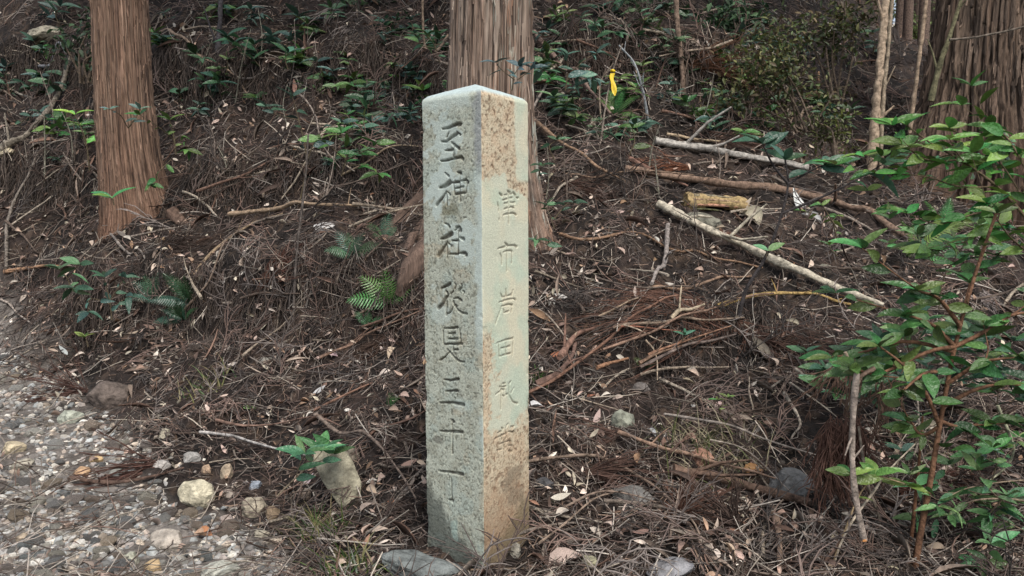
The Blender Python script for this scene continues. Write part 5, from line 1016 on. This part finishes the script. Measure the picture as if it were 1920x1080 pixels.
for i, a in enumerate([
 (730, 570, 80, 5, 'green fern with spread fronds touching the left of the post', (.07, .17, .05), fm, (-15, 190)),
 (660, 480, 60, 5, 'darker fern on the slope above the post-side fern', (.05, .11, .06), fm, (20, 170)),
 (720, 450, 50, 3, 'small fern left of the post near the root', (.045, .10, .05), fm, (20, 150)),
 (690, 610, 44, 3, 'little fern on the bank below the spread fern', (.05, .13, .05), fm, (10, 160)),
 (725, 760, 44, 2, 'tiny fern frond low beside the post', (.06, .16, .04), fm, (30, 80)),
 (1710, 480, 90, 6, 'bright green fern under the leafy shrub at right', (.085, .2, .05), fm2, (-30, 170)),
 (1760, 440, 80, 5, 'second bright fern closer to the right edge shrub', (.08, .19, .05), fm2, (-20, 180)),
 (1620, 680, 60, 4, 'dark fern above the low dark plant', (.05, .12, .05), fm, (0, 170)),
 (1150, 215, 60, 6, 'feathery green fern hanging under the yellow ribbon', (.06, .14, .04), fm2, (-60, 160)),
 (345, 600, 60, 7, 'dark green cedar seedling with drooping sprays on the bank', (.03, .075, .04), fm2, (-10, 190)),
 (360, 570, 70, 5, 'upper dark cedar spray on the earth bank', (.035, .085, .045), fm2, (0, 175)),
 (290, 560, 50, 4, 'left dark green spray beside the cedar seedling', (.04, .09, .05), fm, (60, 180)),
 (1210, 690, 30, 3, 'little green tuft in the litter right of the post', (.06, .12, .04), fm, (20, 160)),
]): fern(*a, seed=i)
# grass tufts
def grass(px, py, Lpx, n, label, cols_, fan=(20, 160), seed=0, fall=.6, w=1.3, spreadpx=25):
    rg = random.Random(seed); p = P(px, py); V = []; T = []; C = []; s = p.y / F
    for k in range(n):
        b = p + Vector((rg.gauss(0, spreadpx * s), rg.gauss(0, spreadpx * s), 0)); b.z = float(gz(b.x, b.y)) - .005; a = R(rg.uniform(*fan)); L = Lpx * s * rg.uniform(.4, 1.1); d = Vector((math.cos(a), rg.uniform(-.7, .3), abs(math.sin(a)) + .25)).normalized(); q = b.copy(); c = rg.choice(cols_); o = len(V); f = rg.uniform(.3, 1) * fall
        for j in range(6):
            ww = w * s * (1 - j / 5.5) + .0003; V += [(q.x - ww, q.y, q.z), (q.x + ww, q.y + ww * .5, q.z)]; C += [c, c]; q = q + d * L / 5; d = (d + Vector((0, -.03, -f * .45))).normalized()
        for j in range(5): a_ = o + 2 * j; T += [(a_, a_ + 1, a_ + 3), (a_, a_ + 3, a_ + 2)]
    me = tri_mesh('grass_tuft', np.array(V) - np.array(p), np.array(T), np.array(C)); ob = link('grass_tuft', me, M_foliage); ob.location = p; tag(ob, label, 'grass')
GG = [(.10, .16, .04), (.06, .12, .035), (.20, .20, .08), (.30, .26, .14)]; DGy = [(.38, .34, .22), (.28, .24, .15), (.12, .14, .05), (.09, .12, .045), (.45, .40, .28)]
grass(1330, 850, 85, 170, 'drooping half-dry grass tuft under the straight grey stick', DGy, seed=1, fall=1.1, spreadpx=45)
grass(600, 1005, 75, 120, 'green grass tuft left of the rock at the post foot', GG, seed=2, fall=.7)
grass(650, 1070, 80, 90, 'broad grass tuft cut by the bottom edge', GG + [(.28, .33, .25)], seed=3, fall=.7, w=2.2)
grass(385, 735, 50, 50, 'small yellow-green grass tuft on the bank foot', GG, seed=4)
grass(1000, 715, 25, 40, 'tiny green grass tuft touching the right side of the post', [(.08, .17, .04)], seed=5, fan=(0, 120), spreadpx=10)
grass(1720, 860, 70, 60, 'thin dry grass in the right thicket', DGy, seed=8, fall=.8, spreadpx=60)
# ------------------------------------------------------------------ clumps of dead cedar foliage (single things)
def clump(px, py, w, h, ang, label, color, n=26, seed=0, depth=None, name='dead_cedar_spray', over=.02, ah=40, r=.0019, line=None):
    """a fan of stringy dead shoots from a stem; (px,py) is the stem end, ang the direction it spreads to"""
    rg = random.Random(seed); p = P(px, py, over) if depth is None else at(px, py, depth); s = p.y / F; parts = []
    for k in range(n):
        a = R(ang + rg.gauss(0, ah * .45)); L = w * s * rg.uniform(.3, 1.1); d = Vector((math.cos(a), rg.uniform(-.25, .12), math.sin(a))).normalized(); q = [(p if line is None else at(*[u_ + rg.gauss(0, 7) for u_ in line[rg.randrange(len(line))]], depth + rg.uniform(-.03, .05))) + Vector((rg.gauss(0, h * s * .08), 0, rg.gauss(0, h * s * .08)))]
        for j in range(5):
            d = (d + Vector((rg.gauss(0, .15), rg.gauss(0, .1), rg.gauss(0, .13) - .05))).normalized(); z = q[-1] + d * L / 5
            if depth is None: z.z = max(z.z, float(gz(z.x, z.y)) + .004)
            q.append(z)
        parts.append(tube_np(q, [r * .8, r, r * 1.1, r, r * .8, r * .3]))
        for m in range(5):
            j = rg.randint(1, 4); e = (q[j + 1] - q[j]).normalized(); o = Vector((rg.uniform(-1, 1), rg.uniform(-1, 0), rg.uniform(-.5, .6))); b = q[j]; l = L * rg.uniform(.12, .28); parts.append(tube_np([b, b + (e * .8 + o * .35) * l * .5, b + (e + o * .25) * l], [r * .8, r * .9, r * .3]))
    o = obj_of(name, *join(parts), M_frond, p, color); tag(o, label, 'dead foliage'); return o
RB = (.155, .088, .066); RD = (.115, .072, .058); GB = (.12, .10, .088)
for i, a in enumerate([
 (1565, 800, 125, 60, -94, 'large hanging bundle of dark red dead cedar foliage at lower right', (.13, .075, .058), 90, 2.35, 50),
 (1620, 690, 105, 60, 235, 'arched dead frond mass over the hanging bundle', (.13, .085, .065), 46, 2.5, 50),
 (1400, 625, 330, 90, 197, 'wide fan of red-brown needles sweeping left below the sapling', RB, 60, None, 26),
 (1400, 630, 250, 90, -28, 'fan of red-brown needles sweeping right below the sapling', RD, 46, None, 30),
 (1350, 440, 70, 30, -90, 'reddish dead spray hanging under the pale diagonal branch', (.19, .11, .08), 24, None, 50),
 (1170, 450, 80, 30, -95, 'grey-brown dead spray hanging from the thin brown branch', GB, 26, None, 50),
 (1290, 320, 120, 30, 185, 'rusty dead spray on the upper terrace', (.20, .09, .055), 30, None, 40),
 (1180, 600, 120, 40, 215, 'dull brown spray right of the post centre', GB, 30, None, 50),
 (1100, 620, 110, 40, -80, 'brown drooping spray near the white leaf cluster', (.12, .085, .062), 26, None, 40),
 (1160, 820, 130, 40, 200, 'brown dead frond lying below the pointed stone', RD, 30, None, 30),
 (1100, 900, 150, 40, 10, 'dark dead frond along the arched branch', RD, 26, None, 40),
 (1270, 990, 120, 40, 60, 'reddish dead frond near the bottom right', RB, 30, None, 70),
 (1380, 1000, 120, 60, 150, 'curled dark dead frond heap at the bottom', (.07, .05, .042), 34, None, 90),
 (400, 640, 130, 40, -95, 'grey dead foliage hanging from the earth bank', GB, 34, None, 40),
 (480, 560, 130, 40, 10, 'reddish dead frond lying on the bank lip', (.15, .08, .062), 30, None, 40),
 (300, 880, 170, 40, 185, 'dark red dead frond across the gravel', (.11, .062, .05), 30, None, 40),
 (160, 740, 140, 40, 175, 'dark dead frond patch at the top of the gravel', (.10, .058, .048), 30, None, 50),
 (700, 130, 110, 60, -100, 'dark hanging dead foliage on the upper left slope', (.065, .045, .038), 36, None, 50),
 (560, 450, 110, 40, -60, 'brown dead foliage below the straight tan branch', GB, 30, None, 70),
 (300, 470, 160, 50, -5, 'dark dead foliage heap right of the left cedar base', (.085, .062, .052), 44, None, 60),
 (720, 640, 120, 50, -100, 'dark dead foliage in the hollow left of the post', (.07, .048, .038), 36, None, 60),
 (1060, 350, 110, 40, -30, 'brown dead spray right of the post shoulder', RD, 30, None, 60),
 (1450, 280, 130, 40, 170, 'brown dead foliage behind the slender sapling', RD, 30, None, 40),
 (1290, 130, 150, 40, 10, 'rusty root and dead foliage heap in the upper middle', (.16, .085, .055), 40, None, 30),
 (1840, 560, 90, 30, -55, 'pale dried frond cluster behind the reddish shrub stem', (.36, .31, .29), 26, None, 50),
 (50, 420, 110, 40, -60, 'dark dead foliage at the far left bank', (.075, .055, .046), 34, None, 80),
 (330, 60, 110, 40, -30, 'dark brown dead frond on the upper left slope', (.075, .05, .04), 30, None, 60),
 (1690, 930, 150, 40, 10, 'dark red dead foliage below the right shrub', (.11, .058, .045), 40, None, 40),
 (1800, 820, 140, 40, -20, 'dull dead foliage at the far right', (.11, .07, .055), 36, None, 60),
]): clump(a[0], a[1], a[2], a[3], a[4], a[5], a[6], n=int(a[7] * (2.2 if i == 0 else 1.5)), seed=i, depth=a[8], ah=a[9], line=[(1545, 850), (1552, 815), (1568, 790), (1585, 800), (1600, 780), (1590, 850), (1560, 870), (1610, 800)] if i == 0 else [(1560, 690), (1590, 670), (1620, 680), (1650, 700), (1680, 720)] if i == 1 else None)
# the hanging cut branch in front, with its cut end
branch([(1607, 700), (1600, 780), (1598, 850), (1604, 930), (1620, 1012)], 10, 'broken grey branch hanging upright with a fresh orange cut end', (.27, .225, .19), name='hanging_branch', depths=2.05, taper=1.15, stubs=2, ends=(.55, .25, .09))
branch([(1640, 690), (1615, 705), (1600, 740)], 9, 'short arched bark piece above the hanging branch', (.17, .12, .09), depths=2.1, taper=.8, stubs=0)
branch([(1585, 660), (1600, 690), (1606, 705)], 7, 'pale thin bare shoot above the hanging branch', (.34, .27, .2), name='dead_sapling', cat='sapling', depths=2.2, stubs=1)
branch([(1560, 1065), (1590, 990), (1640, 920), (1668, 880), (1745, 805)], 6, 'long pale bare twig rising through the lower right shrub', (.42, .36, .28), name='dead_sapling', cat='sapling', depths=[2.1, 2.1, 2.12, 2.15, 2.2], taper=.5, stubs=4)
branch([(1640, 1060), (1650, 980), (1625, 900), (1610, 800)], 8, 'grey curved thin stem behind the hanging branch', (.2, .165, .13), name='dead_sapling', cat='sapling', depths=2.3, taper=.6, stubs=2)
branch([(1870, 760), (1900, 850), (1850, 905), (1800, 930)], 6, 'pale mossy twig hanging at the right edge', (.26, .26, .18), name='dead_sapling', cat='sapling', depths=2.5, stubs=3)
branch([(1720, 700), (1722, 780), (1735, 870), (1800, 900)], 5, 'bare grey twig in the right thicket', (.3, .26, .22), name='dead_sapling', cat='sapling', depths=2.6, stubs=3)
# surface roots of the middle and left cedars
def roots(tree, lst, color):
    lst = [(a_, b_, None) for a_, b_, _c in lst]
    for px, w, d0 in lst:
        pts = [P(x, y) for x, y in px]
        if d0: pts[0] = at(px[0][0], px[0][1], d0)
        c = catmull(pts, 16); n = 16; rad = [w / 2 / F * p.y * (1 - .65 * i / 15) for i, p in enumerate(c)]
        for i, p in enumerate(c):
            if i > 4: p.z = max(p.z, float(gz(p.x, p.y))) + rad[i] * .1
        V_, T_ = tube(c, rad, 18, .30, w); me_ = tri_mesh('root', V_ - np.array(c[0]), T_, np.repeat(np.array([color]), len(V_), 0) * (.6 + .8 * RNG.uniform(size=(len(V_), 1)))); ro = link('root', me_, M_bark); ro.parent = tree; ro.location = c[0] - tree.location
roots(treeM, [([(1003, 370), (1020, 430), (1052, 470)], 26, 3.9), ([(835, 350), (790, 385), (752, 425), (715, 452)], 50, 3.9), ([(835, 440), (795, 480), (770, 520), (752, 556)], 66, 3.8), ([(830, 400), (790, 440), (765, 470)], 44, 3.8)], (.13, .09, .07))
roots(treeL, [([(322, 400), (345, 418), (368, 428)], 26, 5.95)], (.15, .10, .075))
# ------------------------------------------------------------------ distant trees at the top right
def far_tree(px, w, d, label, crown=True, seed=0):
    rg = np.random.default_rng(seed); b = at(px, 150, d); b.z = float(gz(b.x, b.y)) - .1; root = empty('distant_tree', b); tag(root, label, 'tree', 'distant trees on the ridge at right'); r = w / 2 / F * d
    c = [b + Vector((.02 * i * math.sin(i), 0, i * 1.1)) for i in range(9)]; obj_of('trunk', *tube(c, [r * (1.25 - .08 * i) for i in range(9)], 12, .06, seed), M_wood, b, (.14, .10, .08), root)
    n = 900; q = rg.normal(size=(n, 3)) * np.array([1.3, 1.3, 1.5]) + np.array([b.x, b.y, b.z + 8.2]); Rm = rotmats(np.tile([0, 0, 1.], (n, 1)), rg.uniform(0, 6.28, n), rg.normal(size=n) * .8, rg.normal(size=n) * .8); tv, tt = leaf_tpl(1, .4, .2, .2, 3)
    vv = np.einsum('nij,vj->nvi', Rm, tv) * .22 + q[:, None, :]; col = np.array([.07, .12, .035]) * rg.uniform(.6, 1.5, (n, 1))
    o = link('crown', tri_mesh('crown', vv.reshape(-1, 3) - np.array(b), (tt[None] + (np.arange(n) * len(tv))[:, None, None]).reshape(-1, 3), np.repeat(col, len(tv), 0)), M_foliage); o.parent = root; o['kind'] = 'stuff'
def crown(tree, c, rad, n, seed):
    rg = np.random.default_rng(seed); cc = rg.normal(size=(40, 3)) * .5; q = (cc[rg.integers(0, 40, n)] + rg.normal(size=(n, 3)) * .16) * np.array(rad) + np.array(c)
    q = q[q[:, 2] > c[2] - rad[2]]; n = len(q); Rm = rotmats(np.tile([0, 0, 1.], (n, 1)), rg.uniform(0, 6.28, n), rg.normal(size=n) * .6, rg.normal(size=n) * .6); tv, tt = leaf_tpl(1, .45, .2, .3, 3)
    vv = np.einsum('nij,vj->nvi', Rm, tv) * .20 + q[:, None, :]; col = np.array([.05, .09, .03]) * rg.uniform(.6, 1.5, (n, 1))
    o = link('crown', tri_mesh('crown', vv.reshape(-1, 3) - np.array(tree.location), (tt[None] + (np.arange(n) * len(tv))[:, None, None]).reshape(-1, 3), np.repeat(col, len(tv), 0)), M_foliage); o.parent = tree; o['kind'] = 'stuff'
crown(treeL, (-2.9, 7.0, 6.6), (2.2, 1.8, 1.4), 2600, 1); crown(treeM, (0, 5.3, 6.6), (2.0, 1.6, 1.5), 2400, 2); crown(treeR, (3.6, 6.6, 7.0), (2.4, 1.8, 1.5), 2600, 3)
for i, (x, w, d) in enumerate([(1698, 14, 15), (1712, 10, 20), (1684, 16, 17), (1728, 16, 14), (1640, 24, 13), (1580, 26, 14), (1706, 8, 26), (1722, 9, 24), (1690, 8, 28), (1660, 12, 22), (1744, 12, 19), (1830, 30, 16), (1910, 30, 18), (2000, 30, 15)]):
    far_tree(x, w, d, 'slim dark distant trunk on the ridge at the upper right', seed=i)
bush(1672, 25, 60, 40, 18, 1100, 7, 'pale sunlit thicket beyond the debarked sapling', [(.26, .32, .12), (.16, .22, .07)], 32, stems=3)
bush(1710, 60, 60, 30, 18, 700, 7, 'sunlit yellow-green thicket far beyond the ridge', [(.16, .22, .05), (.10, .16, .04)], 31, stems=3)
